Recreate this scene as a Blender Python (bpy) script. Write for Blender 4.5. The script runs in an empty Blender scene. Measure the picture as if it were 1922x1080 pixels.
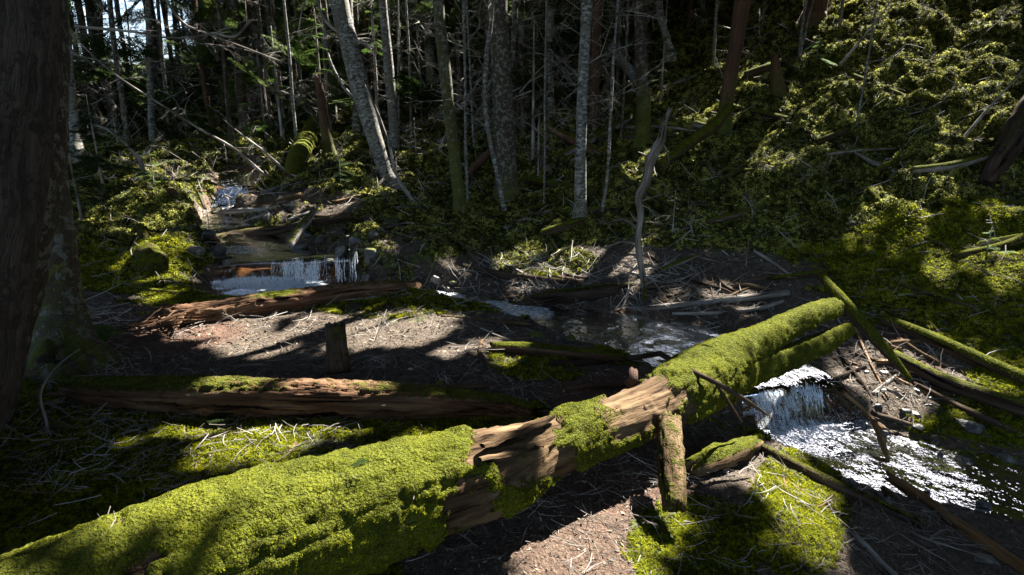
import bpy, math, random
import numpy as np
from mathutils import Vector, Matrix, Euler
R = random.Random(11)
rng = np.random.default_rng(11)
S = bpy.context.scene
COL = S.collection

# ------------------------------------------------------------------ camera, world, sun, exposure
F = 1049.0; PITCH = math.radians(15); CAMZ = 1.6
CP, SP = math.cos(PITCH), math.sin(PITCH)
SUN_EL = math.radians(47); SUN_AZ = math.radians(38)          # azimuth measured from +Y towards +X
cd = bpy.data.cameras.new('camera'); cam = bpy.data.objects.new('camera', cd); COL.objects.link(cam)
cd.sensor_width = 36; cd.lens = 36 * F / 1922; cd.clip_end = 500; cd.clip_start = 0.05
cam.location = (0, 0, CAMZ); cam.rotation_euler = (math.radians(90) - PITCH, 0, 0)
S.camera = cam
W = bpy.data.worlds.new('World'); S.world = W; W.use_nodes = True
nt = W.node_tree; bg = nt.nodes['Background']
sky = nt.nodes.new('ShaderNodeTexSky'); sky.sky_type = 'NISHITA'; sky.sun_disc = False
sky.sun_elevation = SUN_EL; sky.sun_rotation = SUN_AZ; sky.air_density = 1.0; sky.dust_density = 1.5
nt.links.new(sky.outputs[0], bg.inputs[0]); bg.inputs[1].default_value = 0.05
sd = bpy.data.lights.new('sun', 'SUN'); sun = bpy.data.objects.new('sun', sd); COL.objects.link(sun)
sd.energy = 5.0; sd.angle = math.radians(0.4); sd.color = (1, .95, .86)
SUN = Vector((math.sin(SUN_AZ) * math.cos(SUN_EL), math.cos(SUN_AZ) * math.cos(SUN_EL), math.sin(SUN_EL)))
sun.rotation_euler = SUN.to_track_quat('Z', 'Y').to_euler()
sun.location = (0, 0, 30)
S.view_settings.view_transform = 'Standard'; S.view_settings.look = 'None'
S.view_settings.gamma = 1; S.view_settings.use_curve_mapping = False
S.view_settings.exposure = 3.15
S.render.engine = 'CYCLES'
S.cycles.max_bounces = 6; S.cycles.transparent_max_bounces = 12

# ------------------------------------------------------------------ numpy helpers
def _h(ix, iy, iz):
    n = (ix.astype(np.int64) * 374761393 + iy.astype(np.int64) * 668265263 + iz.astype(np.int64) * 2147483647 % 4294967291)
    n = (n ^ (n >> 13)) * 1274126177; n = n & 0xffffffff
    n = ((n ^ (n >> 16)) * 2246822519) & 0xffffffff
    return ((n ^ (n >> 15)) & 0xffffff) / float(0xffffff)
def vnoise(p):
    i = np.floor(p); f = p - i; u = f * f * (3 - 2 * f); i = i.astype(np.int64)
    r = 0
    for dx in (0, 1):
        for dy in (0, 1):
            for dz in (0, 1):
                w = (u[:, 0] if dx else 1 - u[:, 0]) * (u[:, 1] if dy else 1 - u[:, 1]) * (u[:, 2] if dz else 1 - u[:, 2])
                r = r + w * _h(i[:, 0] + dx, i[:, 1] + dy, i[:, 2] + dz * 7919 + i[:, 2] * 131)
    return r * 2 - 1
def fbm(p, o=4, g=.5):
    a = 1; s = 0; t = 0
    for k in range(o):
        s = s + a * vnoise(p * 2.0 ** k + 17.3 * k); t += a; a *= g
    return s / t
def sst(a, b, x):
    t = np.clip((x - a) / (b - a), 0, 1); return t * t * (3 - 2 * t)
def P3(x, y, z=0.0):
    x = np.asarray(x, float); y = np.asarray(y, float)
    return np.stack([x, y, np.zeros_like(x) + z], -1)

# ------------------------------------------------------------------ where a direction of view meets the place
def kk(py): return (540 - py) / F * CP - SP
def ray(px, py, t):
    v = (540 - py) / F
    return np.array([(px - 961) / F * t, t * (CP + v * SP), CAMZ + t * (v * CP - SP)])
A = []
def AZ(px, py, z): A.append(ray(px, py, (CAMZ - z) / -kk(py)))
def AT(px, py, t): A.append(ray(px, py, t))
for a in [(0,1080,.05),(500,1080,0),(961,1080,-.02),(1300,1080,-.1),(1600,1080,-.3),(1900,1080,-.5),(0,850,.05),(400,900,0),
          (300,800,0),(961,900,-.05),(1250,950,-.12),(1450,900,-.28),(635,700,0),(200,700,.05),(900,700,0),(1100,720,-.06),
          (300,620,.05),(600,600,.02),(800,600,0),(100,640,.14),(250,560,.12),(1000,500,0),(1180,560,-.06),(1650,640,-.18),
          (1900,720,-.3),(1750,780,-.5)]: AZ(*a)
for a in [(60,500,6),(200,450,7),(320,420,7.8),(150,350,9),(250,330,10),(650,400,8.2),(760,440,7.3),(700,350,9.5),(860,400,8.6),
          (950,370,9.8),(1090,400,8.5),(1200,450,7.2),(1000,250,13),(1000,150,17),(800,250,14),(800,150,18),(400,270,14.5),
          (400,200,22),(200,250,15),(150,200,20),(250,150,30),(600,240,14),(1400,520,6.2),(1600,540,5.8),(1400,400,7.4),
          (1400,250,9.6),(1400,100,12.5),(1400,0,15),(1650,400,6.8),(1650,250,8.3),(1650,100,10.3),(1650,0,12),(1900,500,5.6),
          (1900,350,6.8),(1900,200,8.3),(1900,50,10),(1150,250,12),(1150,100,17),(550,180,20)]: AT(*a)
for a in [(0,0,0),(-3,0,.1),(3,0,-.3),(0,-8,-.1),(-8,-6,.3),(8,-6,-1),(-30,40,4),(-15,45,11.5),(0,45,14),(15,40,17),(30,30,19),
          (30,5,13),(13,3,3),(-12,6,1.2),(-25,10,3),(-25,25,3),(-55,55,6),(0,70,20),(50,50,28),(50,0,20),(-50,0,6),(-50,25,6),(0,-25,-1),(25,-25,0),(-25,-25,1)]:
    A.append(np.array(a, float))
A = np.array(A)
def _phi(d2): return .5 * d2 * np.log(d2 + 1e-9)
n = len(A); d2 = ((A[:, None, :2] - A[None, :, :2]) ** 2).sum(-1)
M = np.zeros((n + 3, n + 3)); M[:n, :n] = _phi(d2) + np.eye(n) * .15; M[:n, n] = 1; M[:n, n+1:] = A[:, :2]; M[n:, :n] = M[:n, n:].T
TW = np.linalg.solve(M, np.concatenate([A[:, 2], [0, 0, 0]]))
def tps(x, y):
    x = np.ravel(x); y = np.ravel(y); out = np.zeros(len(x))
    for s in range(0, len(x), 40000):
        X = x[s:s+40000]; Y = y[s:s+40000]
        d = (X[:, None] - A[None, :, 0]) ** 2 + (Y[:, None] - A[None, :, 1]) ** 2
        out[s:s+40000] = _phi(d) @ TW[:n] + TW[n] + TW[n+1] * X + TW[n+2] * Y
    return out
# stream: (px, py, depth, half width)
ST = [(455,322,10.6,.3),(440,335,10,.3),(447,350,9.3,.24),(430,364,9.2,.22),(425,385,9.0,.24),(405,402,8.6,.22),(425,428,7.7,.26),
      (455,445,7.6,.34),(490,470,7.1,.46),(530,488,6.78,.62),(532,497,6.7,.66),(530,530,6.62,.70),(545,540,6.5,.7),(640,548,6.4,.45),(730,552,6.38,.28),(820,553,6.3,.24),
      (930,577,6.0,.24),(1020,592,5.85,.3),(1130,610,5.6,.5),(1260,640,5.25,.55),(1400,685,4.75,.5),(1480,722,4.5,.42),(1495,742,4.42,.42),
      (1508,795,4.34,.42),(1560,836,4.05,.42),(1690,868,3.9,.38),(1810,890,3.75,.36),(1960,925,3.65,.36),(2200,965,3.5,.5),(2500,1000,3.3,.6)]
SP3 = np.array([ray(a, b, c) for a, b, c, d in ST]); SHW = np.array([d[3] for d in ST])
for i in range(1, len(SP3)): SP3[i, 2] = min(SP3[i, 2], SP3[i-1, 2] - .004)
# densify
sp = []; sh = []
for i in range(len(SP3) - 1):
    L = np.linalg.norm(SP3[i+1] - SP3[i]); k = max(2, int(L / .02))
    for j in range(k):
        t = j / k; sp.append(SP3[i] * (1-t) + SP3[i+1] * t); sh.append(SHW[i] * (1-t) + SHW[i+1] * t)
SPD = np.array(sp); SHD = np.array(sh)
def smooth1(a, w):
    k = np.hanning(w + 2)[1:-1]; k /= k.sum(); pad = w // 2
    b = np.pad(a, (pad, pad), mode='edge'); return np.convolve(b, k, 'valid')[:len(a)]
XYS = np.stack([smooth1(SPD[:, 0], 31), smooth1(SPD[:, 1], 31)], 1); ZS = smooth1(SPD[:, 2], 5); SHD = smooth1(SHD, 21)
def stream_info(x, y):
    x = np.ravel(x); y = np.ravel(y)
    D = np.full(len(x), 99.); Zw = np.zeros(len(x)); H = np.ones(len(x)) * .3; I = np.zeros(len(x), int)
    near = np.where((x > -7.5) & (x < 7.5) & (y > 1.2) & (y < 12.5))[0]
    for s in range(0, len(near), 20000):
        ii = near[s:s+20000]
        d = (x[ii, None] - XYS[None, ::2, 0]) ** 2 + (y[ii, None] - XYS[None, ::2, 1]) ** 2
        j = d.argmin(1); D[ii] = np.sqrt(d[np.arange(len(ii)), j]); j = j * 2; Zw[ii] = ZS[j]; H[ii] = SHD[j]; I[ii] = j
    return D, Zw, H, I
MOUNDS = []   # (x,y,rx,h)
def land(x, y, detail=True):
    x = np.ravel(np.asarray(x, float)); y = np.ravel(np.asarray(y, float))
    z = tps(x, y)
    hillness = sst(.15, .9, z) * sst(5, 7, np.hypot(x, y))
    for mx, my, r, h in MOUNDS: z = z + h * np.exp(-(((x-mx)**2 + (y-my)**2) / r**2) ** 1.5)
    if detail:
        p = P3(x, y)
        far = sst(9, 16, np.hypot(x, y))
        led = fbm(np.stack([x * .9 + 3, (y * 1.0 + z) * 2.2, x * 0], 1), 4)
        z = z + hillness * (.26 * fbm(p * 1.1, 4) + .42 * (.35 - np.abs(fbm(p * 1.9 + 5, 3))) + .16 * (.3 - np.abs(fbm(p * 4.7 + 5, 2))) + .30 * led) + far * .25 * fbm(p * .5, 3)
        z = z + (.028 * fbm(p * 3.1 + 9, 4) + .012 * fbm(p * 14, 3)) * (1 - .3 * hillness)
    D, Zw, H, I = stream_info(x, y)
    nz = fbm(P3(x, y) * 4 + 3, 2) * .10 if detail else 0
    bed = Zw - .10 * (1 - np.clip(D / H, 0, 1) ** 2) - .02
    if detail: bed = bed + .03 * fbm(P3(x, y) * 7, 3)
    t = sst(1.0, 1.75, (D + nz) / H)
    zz = bed * (1 - t) + z * t
    zz = np.where(D < H * 1.75, zz, z)
    return zz
# non-uniform grid (finer near the clearing)
NX, NY = 560, 520
sx = np.linspace(-math.asinh(60 / 3), math.asinh(60 / 3), NX); GX = 3 * np.sinh(sx)
sy = np.linspace(math.asinh((-26 - 4) / 4), math.asinh((75 - 4) / 4), NY); GY = 4 + 4 * np.sinh(sy)
for mpx, mpy, mt, r, h in [(320,505,6.6,.38,.24),(830,470,7.0,.30,.20),(1020,492,6.6,.30,.13),(1100,470,7.1,.35,.14),(690,462,7.2,.2,.16),
                           (300,400,8.2,.5,.25),(170,440,6.8,.6,.2),(620,372,9.2,.6,.18),(1080,420,8.0,.5,.2),(1480,930,2.85,.3,.07),(200,900,2.2,.45,.06),(430,820,2.9,.2,.04)]:
    q = ray(mpx, mpy, mt); MOUNDS.append((q[0], q[1], r, h))
gx, gy = np.meshgrid(GX, GY)
GZ = land(gx, gy).reshape(NY, NX)
GZ0 = land(gx, gy, False).reshape(NY, NX)
def _lk(G, x, y):
    fx = (np.arcsinh(np.asarray(x, float) / 3) - sx[0]) / (sx[1] - sx[0]); fy = (np.arcsinh((np.asarray(y, float) - 4) / 4) - sy[0]) / (sy[1] - sy[0])
    fx = np.clip(fx, 0, NX - 1.001); fy = np.clip(fy, 0, NY - 1.001)
    i = fx.astype(int); j = fy.astype(int); u = fx - i; v = fy - j
    return (G[j, i] * (1-u) + G[j, i+1] * u) * (1-v) + (G[j+1, i] * (1-u) + G[j+1, i+1] * u) * v
def gz(x, y): return _lk(GZ, x, y)
TT = np.concatenate([np.arange(1.3, 12, .02), np.arange(12, 60, .1)])
def at(px, py, h=0.0, G=None):
    """the point above the terrain at height h that is met looking along (px,py)"""
    G = GZ0 if G is None else G
    v = (540 - py) / F
    X = (px - 961) / F * TT; Y = TT * (CP + v * SP); Z = CAMZ + TT * (v * CP - SP)
    d = Z - _lk(G, X, Y) - h
    w = np.where(d <= 0)[0]
    k = w[0] if len(w) else len(TT) - 1
    return np.array([X[k], Y[k], Z[k]]), TT[k]
def to_px(p):
    p = np.atleast_2d(p); y = p[:, 1]; z = p[:, 2] - CAMZ
    t = y * CP - z * SP; v = (y * SP + z * CP) / t
    return 961 + F * p[:, 0] / t, 540 - F * v, t

# ------------------------------------------------------------------ object helpers
def tagit(o, label=None, cat=None, group=None, kind=None):
    if label: o['label'] = label
    if cat: o['category'] = cat
    if group: o['group'] = group
    if kind: o['kind'] = kind
    return o
def empty(name, loc, rz=0):
    o = bpy.data.objects.new(name, None); COL.objects.link(o); o.location = loc; o.rotation_euler = (0, 0, rz)
    o.empty_display_size = .1
    return o
def mk_mesh(name, V, Fc, mats=(), smooth=True, attrs=None, midx=None):
    V = np.asarray(V, np.float32); Fc = np.asarray(Fc, np.int32); m = bpy.data.meshes.new(name)
    k = Fc.shape[1]; m.vertices.add(len(V)); m.vertices.foreach_set('co', V.ravel())
    m.loops.add(Fc.size); m.loops.foreach_set('vertex_index', Fc.ravel())
    m.polygons.add(len(Fc)); m.polygons.foreach_set('loop_start', np.arange(0, Fc.size, k, dtype=np.int32))
    m.polygons.foreach_set('use_smooth', np.full(len(Fc), smooth))
    for mt in (mats if isinstance(mats, (list, tuple)) else [mats]): m.materials.append(mt)
    if midx is not None: m.polygons.foreach_set('material_index', np.asarray(midx, np.int32))
    for k2, v in (attrs or {}).items():
        v = np.asarray(v, np.float32)
        at_ = m.attributes.new(k2, 'FLOAT' if v.ndim == 1 else 'FLOAT_VECTOR', 'POINT')
        at_.data.foreach_set('value' if v.ndim == 1 else 'vector', v.ravel())
    m.update(calc_edges=True); m.validate()
    return m
def mk_obj(name, mesh, parent=None, loc=None):
    o = bpy.data.objects.new(name, mesh); COL.objects.link(o)
    if parent: o.parent = parent; o.matrix_parent_inverse = Matrix.Identity(4)
    if loc is not None: o.location = loc
    return o
def dup(root, loc, rot=None, scale=None):
    r = root.copy(); COL.objects.link(r); r.location = loc
    if rot is not None: r.rotation_euler = rot
    if scale is not None: r.scale = scale
    for ch in list(root.children):
        c = ch.copy(); COL.objects.link(c); c.parent = r
        for g in ch.children:
            d = g.copy(); COL.objects.link(d); d.parent = c
    return r
def catmull(P, per=8):
    P = np.asarray(P, float); Q = np.vstack([2*P[0]-P[1], P, 2*P[-1]-P[-2]]); out = []
    for i in range(1, len(Q) - 2):
        for j in range(per):
            t = j / per
            out.append(.5*((2*Q[i]) + (-Q[i-1]+Q[i+1])*t + (2*Q[i-1]-5*Q[i]+4*Q[i+1]-Q[i+2])*t*t + (-Q[i-1]+3*Q[i]-3*Q[i+1]+Q[i+2])*t**3))
    out.append(P[-1]); return np.array(out)
def resample(P, rad, step):
    if len(rad) != len(P): rad = np.interp(np.linspace(0, 1, len(P)), np.linspace(0, 1, len(rad)), rad)
    d = np.r_[0, np.cumsum(np.linalg.norm(np.diff(P, axis=0), axis=1))]; n = max(3, int(d[-1] / step) + 1); s = np.linspace(0, d[-1], n)
    return np.stack([np.interp(s, d, P[:, k]) for k in range(3)], 1), np.interp(s, d, rad), s
def frames(P):
    T = np.gradient(P, axis=0); T /= np.linalg.norm(T, axis=1)[:, None] + 1e-9
    up = np.array([0, 0, 1.]) if abs(T[0, 2]) < .9 else np.array([0, 1., 0]); N = np.zeros_like(P)
    v = up
    for i in range(len(P)):
        v = v - T[i] * (v @ T[i]); v /= np.linalg.norm(v) + 1e-9; N[i] = v
    return T, N, np.cross(T, N)
def tube(path, rad, sides=14, step=.04, rough=.06, grain=1., jag0=0., jag1=0., seed=0., closed=True, flare=None, flutes=0., ridge=0.):
    """tapered limb along a path; returns verts, quads, attrs(lc = position in the limb's own frame, nz)"""
    P, r, s = resample(np.asarray(path, float), np.asarray(rad, float), step)
    T, N, B = frames(P); n = len(P); a = np.arange(sides) * 2 * math.pi / sides
    ca, sa = np.cos(a), np.sin(a)
    dirs = N[:, None, :] * ca[None, :, None] + B[:, None, :] * sa[None, :, None]
    S_ = np.repeat(s[:, None], sides, 1); rr = np.repeat(r[:, None], sides, 1)
    lc = np.stack([rr * ca[None], rr * sa[None], S_], -1)
    q = lc.reshape(-1, 3).copy(); q[:, 2] *= .22 / max(grain, .01); sc = 1.0 / max(r.mean(), .01)
    d = fbm(q * sc * 1.6 + seed, 3) * 1.0 + .5 * fbm(q * sc * 5 * np.array([1, 1, .7]) + seed + 4, 2)
    low = fbm(np.stack([s * 1.1 / 1., s * 0 + seed, s * 0], 1), 2)
    if ridge: q2 = q.copy(); q2[:, 2] *= .35; d = d - (ridge / rough) * (sst(.0, .22, np.abs(fbm(q2 * sc * 3.2 + seed * 2, 2))) * -1 + 1) - (ridge / rough) * .4 * np.abs(fbm(q2 * sc * 8 + seed, 2))
    disp = (rough * d).reshape(n, sides) * rr + .10 * low[:, None] * rr
    if flutes: disp = disp + rr * flutes * (np.cos(5 * a + seed)[None] * .5 + np.cos(3 * a + 2 * seed)[None] * .5) * np.clip(1 - S_ / .6, 0, 1) ** 2
    V = P[:, None, :] + dirs * (rr + disp)[..., None]
    j = vnoise(np.stack([ca * 2.5 + seed, sa * 2.5, ca * 0 + 3 + seed], 1)) + .6 * np.where(_h(np.arange(sides), np.arange(sides) * 0 + int(seed * 10), np.arange(sides) * 0) > .5, 1, -1)
    if jag0: V[0] += -T[0] * jag0 * j[:, None]; V[1] += -T[0] * jag0 * .5 * j[:, None]
    if jag1: V[-1] += T[-1] * jag1 * j[:, None]; V[-2] += T[-1] * jag1 * .5 * j[:, None]
    V = V.reshape(-1, 3)
    i, k = np.meshgrid(np.arange(n - 1), np.arange(sides), indexing='ij'); k2 = (k + 1) % sides
    Q = np.stack([i * sides + k, i * sides + k2, (i + 1) * sides + k2, (i + 1) * sides + k], -1).reshape(-1, 4)
    lcv = lc.reshape(-1, 3); nzv = dirs.reshape(-1, 3); sv = S_.ravel() / s[-1]
    if closed:
        ex = []; ql = []; base = len(V)
        for e, (ri, jg, sg) in enumerate(((0, jag0, -1), (n - 1, jag1, 1))):
            ring = V[ri * sides:(ri + 1) * sides]; c = P[ri]
            for f_, dd in ((.62, -.3), (.02, -.55)):
                ex.append(c + (ring - c) * f_ - sg * T[ri] * (-dd) * max(jg, r[ri] * .1) * .6)
            b0 = base + e * 2 * sides; ks = np.arange(sides); kn = (ks + 1) % sides
            rg = ri * sides
            f1 = np.stack([rg + ks, rg + kn, b0 + kn, b0 + ks], 1); f2 = np.stack([b0 + ks, b0 + kn, b0 + sides + kn, b0 + sides + ks], 1)
            if sg > 0: pass
            else: f1 = f1[:, ::-1]; f2 = f2[:, ::-1]
            ql += [f1, f2]
            l = lcv[rg:rg + sides]
            lcv = np.vstack([lcv, l * [.62, .62, 1], l * [.02, .02, 1]])
            nzv = np.vstack([nzv, np.tile(T[ri] * sg, (2 * sides, 1))]); sv = np.r_[sv, np.full(2 * sides, 0. if sg < 0 else 1.)]
        V = np.vstack([V] + ex); Q = np.vstack([Q] + ql)
    # outward faces
    return V, Q[:, ::-1], dict(lc=lcv + seed * 3.1), nzv, sv
def join(parts):
    V = []; Q = []; at_ = {}; off = 0
    for v, q, a in parts:
        V.append(v); Q.append(q + off); off += len(v)
        for k, x in a.items(): at_.setdefault(k, []).append(x)
    return np.vstack(V), np.vstack(Q), {k: np.concatenate(x) for k, x in at_.items()}

# ------------------------------------------------------------------ materials
class NT:
    def __init__(s, name, rough=.9):
        s.m = bpy.data.materials.new(name); s.m.use_nodes = True; s.t = s.m.node_tree; s.n = s.t.nodes
        s.b = s.n['Principled BSDF']; s.out = s.n['Material Output']; s.b.inputs['Roughness'].default_value = rough
        s.b.inputs['Specular IOR Level'].default_value = .25
    def add(s, ty, **kw):
        x = s.n.new(ty)
        for k, v in kw.items():
            if k.startswith('i_'):
                key = k[2:]; key = int(key) if key.isdigit() else key.replace('_', ' ')
                if isinstance(v, bpy.types.NodeSocket): s.t.links.new(v, x.inputs[key])
                else: x.inputs[key].default_value = v
            else: setattr(x, k, v)
        return x
    def link(s, a, b): s.t.links.new(a, b)
    def attr(s, name, inst=False, out='Vector'):
        a = s.add('ShaderNodeAttribute', attribute_name=name, attribute_type='INSTANCER' if inst else 'GEOMETRY'); return a.outputs[out]
    def pos(s, scale=(1, 1, 1), src=None):
        src = src or s.add('ShaderNodeNewGeometry').outputs['Position']
        return s.add('ShaderNodeVectorMath', operation='MULTIPLY', i_0=src, i_1=scale).outputs[0]
    def noise(s, vec, scale, det=4, rough=.55, out='Fac', dist=0.):
        x = s.add('ShaderNodeTexNoise', i_Vector=vec, i_Scale=scale, i_Detail=det, i_Roughness=rough, i_Distortion=dist); return x.outputs[out]
    def ramp(s, fac, stops, interp='LINEAR'):
        r = s.add('ShaderNodeValToRGB', i_Fac=fac); e = r.color_ramp.elements; r.color_ramp.interpolation = interp
        while len(e) < len(stops): e.new(.5)
        for x, (p, c) in zip(e, stops):
            x.position = p; x.color = (*c, 1) if not np.isscalar(c) else (c, c, c, 1)
        return r.outputs[0]
    def mix(s, f, a, b, ty='MIX'):
        x = s.add('ShaderNodeMix', data_type='RGBA', blend_type=ty)
        for k, v in ((0, f), (6, a), (7, b)):
            if isinstance(v, bpy.types.NodeSocket): s.link(v, x.inputs[k])
            else: x.inputs[k].default_value = v if k == 0 else (*v, 1)[:4]
        return x.outputs[2]
    def math(s, op, a, b=0., clamp=False):
        x = s.add('ShaderNodeMath', operation=op, use_clamp=clamp)
        for k, v in ((0, a), (1, b)):
            if isinstance(v, bpy.types.NodeSocket): s.link(v, x.inputs[k])
            else: x.inputs[k].default_value = v
        return x.outputs[0]
    def bump(s, h, strength=.5, dist=.01, normal=None):
        x = s.add('ShaderNodeBump', i_Height=h, i_Strength=strength, i_Distance=dist)
        if normal: s.link(normal, x.inputs['Normal'])
        return x.outputs[0]
    def color(s, c): s.link(c, s.b.inputs['Base Color'])
    def norm(s, nrm): s.link(nrm, s.b.inputs['Normal'])

MOSSC = [(.25, (.016, .019, .004)), (.5, (.055, .062, .009)), (.75, (.12, .125, .014))]
def moss_col(k, vec):
    a = k.noise(vec, 5, 3); b = k.noise(vec, 90, 2)
    f = k.math('ADD', k.math('MULTIPLY', a, .5), k.math('MULTIPLY', b, .5))
    return k.ramp(f, MOSSC), b
def mat_wood(name, c0, c1, c2, grain=30., moss=True, bump=.8, stretch=.06):
    k = NT(name, .95); k.b.inputs['Specular IOR Level'].default_value = .05; lc = k.attr('lc'); v = k.pos((1, 1, stretch), lc); v2 = k.pos((1, 1, .35), lc)
    g = k.noise(v, grain, 6, .65, dist=.4); g2 = k.noise(v2, grain * .28, 4); fine = k.noise(v, grain * 4, 3, .7)
    f = k.math('ADD', k.math('MULTIPLY', g, .65), k.math('MULTIPLY', g2, .35))
    c = k.ramp(f, [(.32, c0), (.5, c1), (.68, c2)])
    c = k.mix(k.ramp(g, [(.36, 1.), (.44, 0.)]), c, tuple(x * .25 for x in c0))
    h = k.math('ADD', g, k.math('MULTIPLY', fine, .4))
    if moss:
        mc, mb = moss_col(k, k.pos())
        ma = k.attr('moss', out='Fac'); mk = k.ramp(k.math('ADD', ma, k.math('MULTIPLY', k.math('SUBTRACT', k.noise(k.pos(), 28, 4, .7), .5), .9)), [(.42, 0.), (.58, 1.)])
        c = k.mix(mk, c, mc); h = k.math('ADD', h, k.math('MULTIPLY', k.math('MULTIPLY', mb, mk), 1.2))
    k.color(c); k.norm(k.bump(h, 1., .018)); return k.m
def mat_bark(name, c0, c1, patch=None, moss=True, plates=18., stretch=.35, bump=.9, bd=.02):
    k = NT(name, .9); lc = k.attr('lc'); v = k.pos((1, 1, stretch), lc)
    g = k.noise(v, plates, 5, .6, dist=.6); f = k.noise(v, plates * 4, 4, .7)
    c = k.ramp(k.math('ADD', k.math('MULTIPLY', g, .6), k.math('MULTIPLY', f, .4)), [(.33, c0), (.66, c1)])
    if patch:
        p = k.noise(k.pos((1, 1, 1), lc), plates * .55, 5, .7); c = k.mix(k.ramp(p, [(.52, 0.), (.56, 1.)]), c, patch)
    h = k.math('ADD', g, k.math('MULTIPLY', f, .5))
    if moss:
        mc, mb = moss_col(k, k.pos()); ma = k.attr('moss', out='Fac')
        mk = k.ramp(k.math('ADD', ma, k.math('MULTIPLY', k.math('SUBTRACT', k.noise(k.pos(), 22, 4, .7), .5), 1.)), [(.42, 0.), (.6, 1.)])
        c = k.mix(mk, c, mc)
    k.color(c); k.norm(k.bump(h, bump, bd)); return k.m
def mat_pale(name):
    k = NT(name, .8); lc = k.attr('lc'); v = k.pos((1, 1, 2.2), lc)
    g = k.noise(v, 14, 5, .7, dist=.3); f = k.noise(v, 60, 3, .7); big = k.noise(k.pos((1, 1, .6), lc), 5, 3)
    c = k.ramp(g, [(.40, (.03, .027, .023)), (.49, (.12, .115, .105)), (.6, (.27, .27, .255)), (.75, (.5, .5, .48))])
    c = k.mix(k.ramp(f, [(.3, .7), (.5, 0.)]), c, (.05, .045, .04)); c = k.mix(k.ramp(big, [(.5, 0.), (.62, .75)]), c, (.10, .095, .07))
    mc, mb = moss_col(k, k.pos()); ma = k.attr('moss', out='Fac')
    mk = k.ramp(k.math('ADD', ma, k.math('MULTIPLY', k.math('SUBTRACT', k.noise(k.pos(), 22, 4, .7), .5), 1.)), [(.42, 0.), (.6, 1.)])
    c = k.mix(mk, c, mc); k.color(c); k.norm(k.bump(k.math('ADD', g, f), .6, .01)); return k.m
def mat_leafy(name, stops, rough=.7, trans=.35, varscale=3., inst=True):
    """thin leaves and moss shoots: part of the light passes through"""
    k = NT(name, rough); p = k.pos()
    a = k.noise(p, varscale, 3); b = k.noise(p, varscale * 14, 2)
    f = k.math('ADD', k.math('MULTIPLY', a, .55), k.math('MULTIPLY', b, .45))
    if inst: f = k.math('ADD', f, k.math('MULTIPLY', k.math('SUBTRACT', k.attr('tint', True, 'Fac'), .5), .35))
    c = k.ramp(f, stops); k.color(c)
    k.b.inputs['Specular IOR Level'].default_value = .04
    tr = k.add('ShaderNodeBsdfTranslucent', i_Color=c)
    mx = k.add('ShaderNodeMixShader', i_Fac=trans); k.link(k.b.outputs[0], mx.inputs[1]); k.link(tr.outputs[0], mx.inputs[2]); k.link(mx.outputs[0], k.out.inputs[0])
    return k.m

M_moss = mat_leafy('moss_shoots', [(.26, (.035, .026, .006)), (.40, (.055, .062, .005)), (.52, (.13, .15, .006)), (.7, (.27, .27, .010))], .75, .45, varscale=6.)
M_mossdark = mat_leafy('forest_moss_shoots', [(.30, (.014, .013, .004)), (.50, (.055, .060, .010)), (.68, (.36, .36, .085))], .75, .45)
M_needle = mat_leafy('conifer_needles', [(.3, (.014, .026, .008)), (.5, (.035, .058, .014)), (.7, (.08, .11, .025))], .6, .35)
M_blocker = mat_leafy('blocker_sprays', [(.3, (.010, .018, .006)), (.7, (.03, .045, .012))], .8, .08, inst=False)  # for the added foliage that blocks sun and sky
M_decay = mat_wood('decayed_red_wood', (.028, .015, .009), (.098, .054, .032), (.235, .155, .092), 26)
M_decay_pale = mat_wood('decayed_tan_wood', (.020, .012, .007), (.072, .046, .026), (.18, .125, .072), 24)
M_darklog = mat_wood('wet_dark_wood', (.012, .008, .006), (.04, .026, .018), (.10, .075, .055), 26)
M_grey = mat_wood('weathered_grey_wood', (.06, .05, .042), (.19, .17, .15), (.38, .35, .32), 30, stretch=.1)
M_wetwood = mat_wood('wet_orange_wood', (.03, .015, .006), (.13, .07, .028), (.28, .17, .08), 22)
M_wetwood.node_tree.nodes['Principled BSDF'].inputs['Roughness'].default_value = .4
M_firbark = mat_bark('rough_fir_bark', (.014, .009, .007), (.075, .052, .040), (.12, .12, .10))
M_redbark = mat_bark('reddish_bark', (.018, .009, .006), (.11, .055, .034), None, plates=22, stretch=.1)
M_nearbark = mat_bark('dark_near_bark', (.014, .011, .010), (.14, .11, .10), (.045, .033, .031), moss=False, plates=22, stretch=.16, bump=1., bd=.06)
M_lichenbark = mat_bark('lichen_bark', (.018, .014, .010), (.085, .068, .050), (.16, .16, .14), plates=30, stretch=.8)
M_pale = mat_pale('pale_lichen_bark')
M_snag = mat_wood('dark_snag_wood', (.035, .028, .022), (.14, .118, .096), (.34, .30, .26), 34, stretch=.12)
def mat_twig():
    k = NT('dead_twig', .85); p = k.pos(); c = k.ramp(k.noise(p, 3, 3), [(.35, (.07, .055, .045)), (.5, (.17, .15, .13)), (.65, (.33, .31, .28))]); k.color(c); return k.m
M_twig = mat_twig()
def mat_litter():
    k = NT('needle_litter', .9); t = k.attr('tint', True, 'Fac')
    k.color(k.ramp(t, [(0, (.022, .015, .012)), (.45, (.07, .050, .038)), (.8, (.15, .12, .09)), (.985, (.30, .25, .19))])); return k.m
M_litter = mat_litter()
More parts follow.
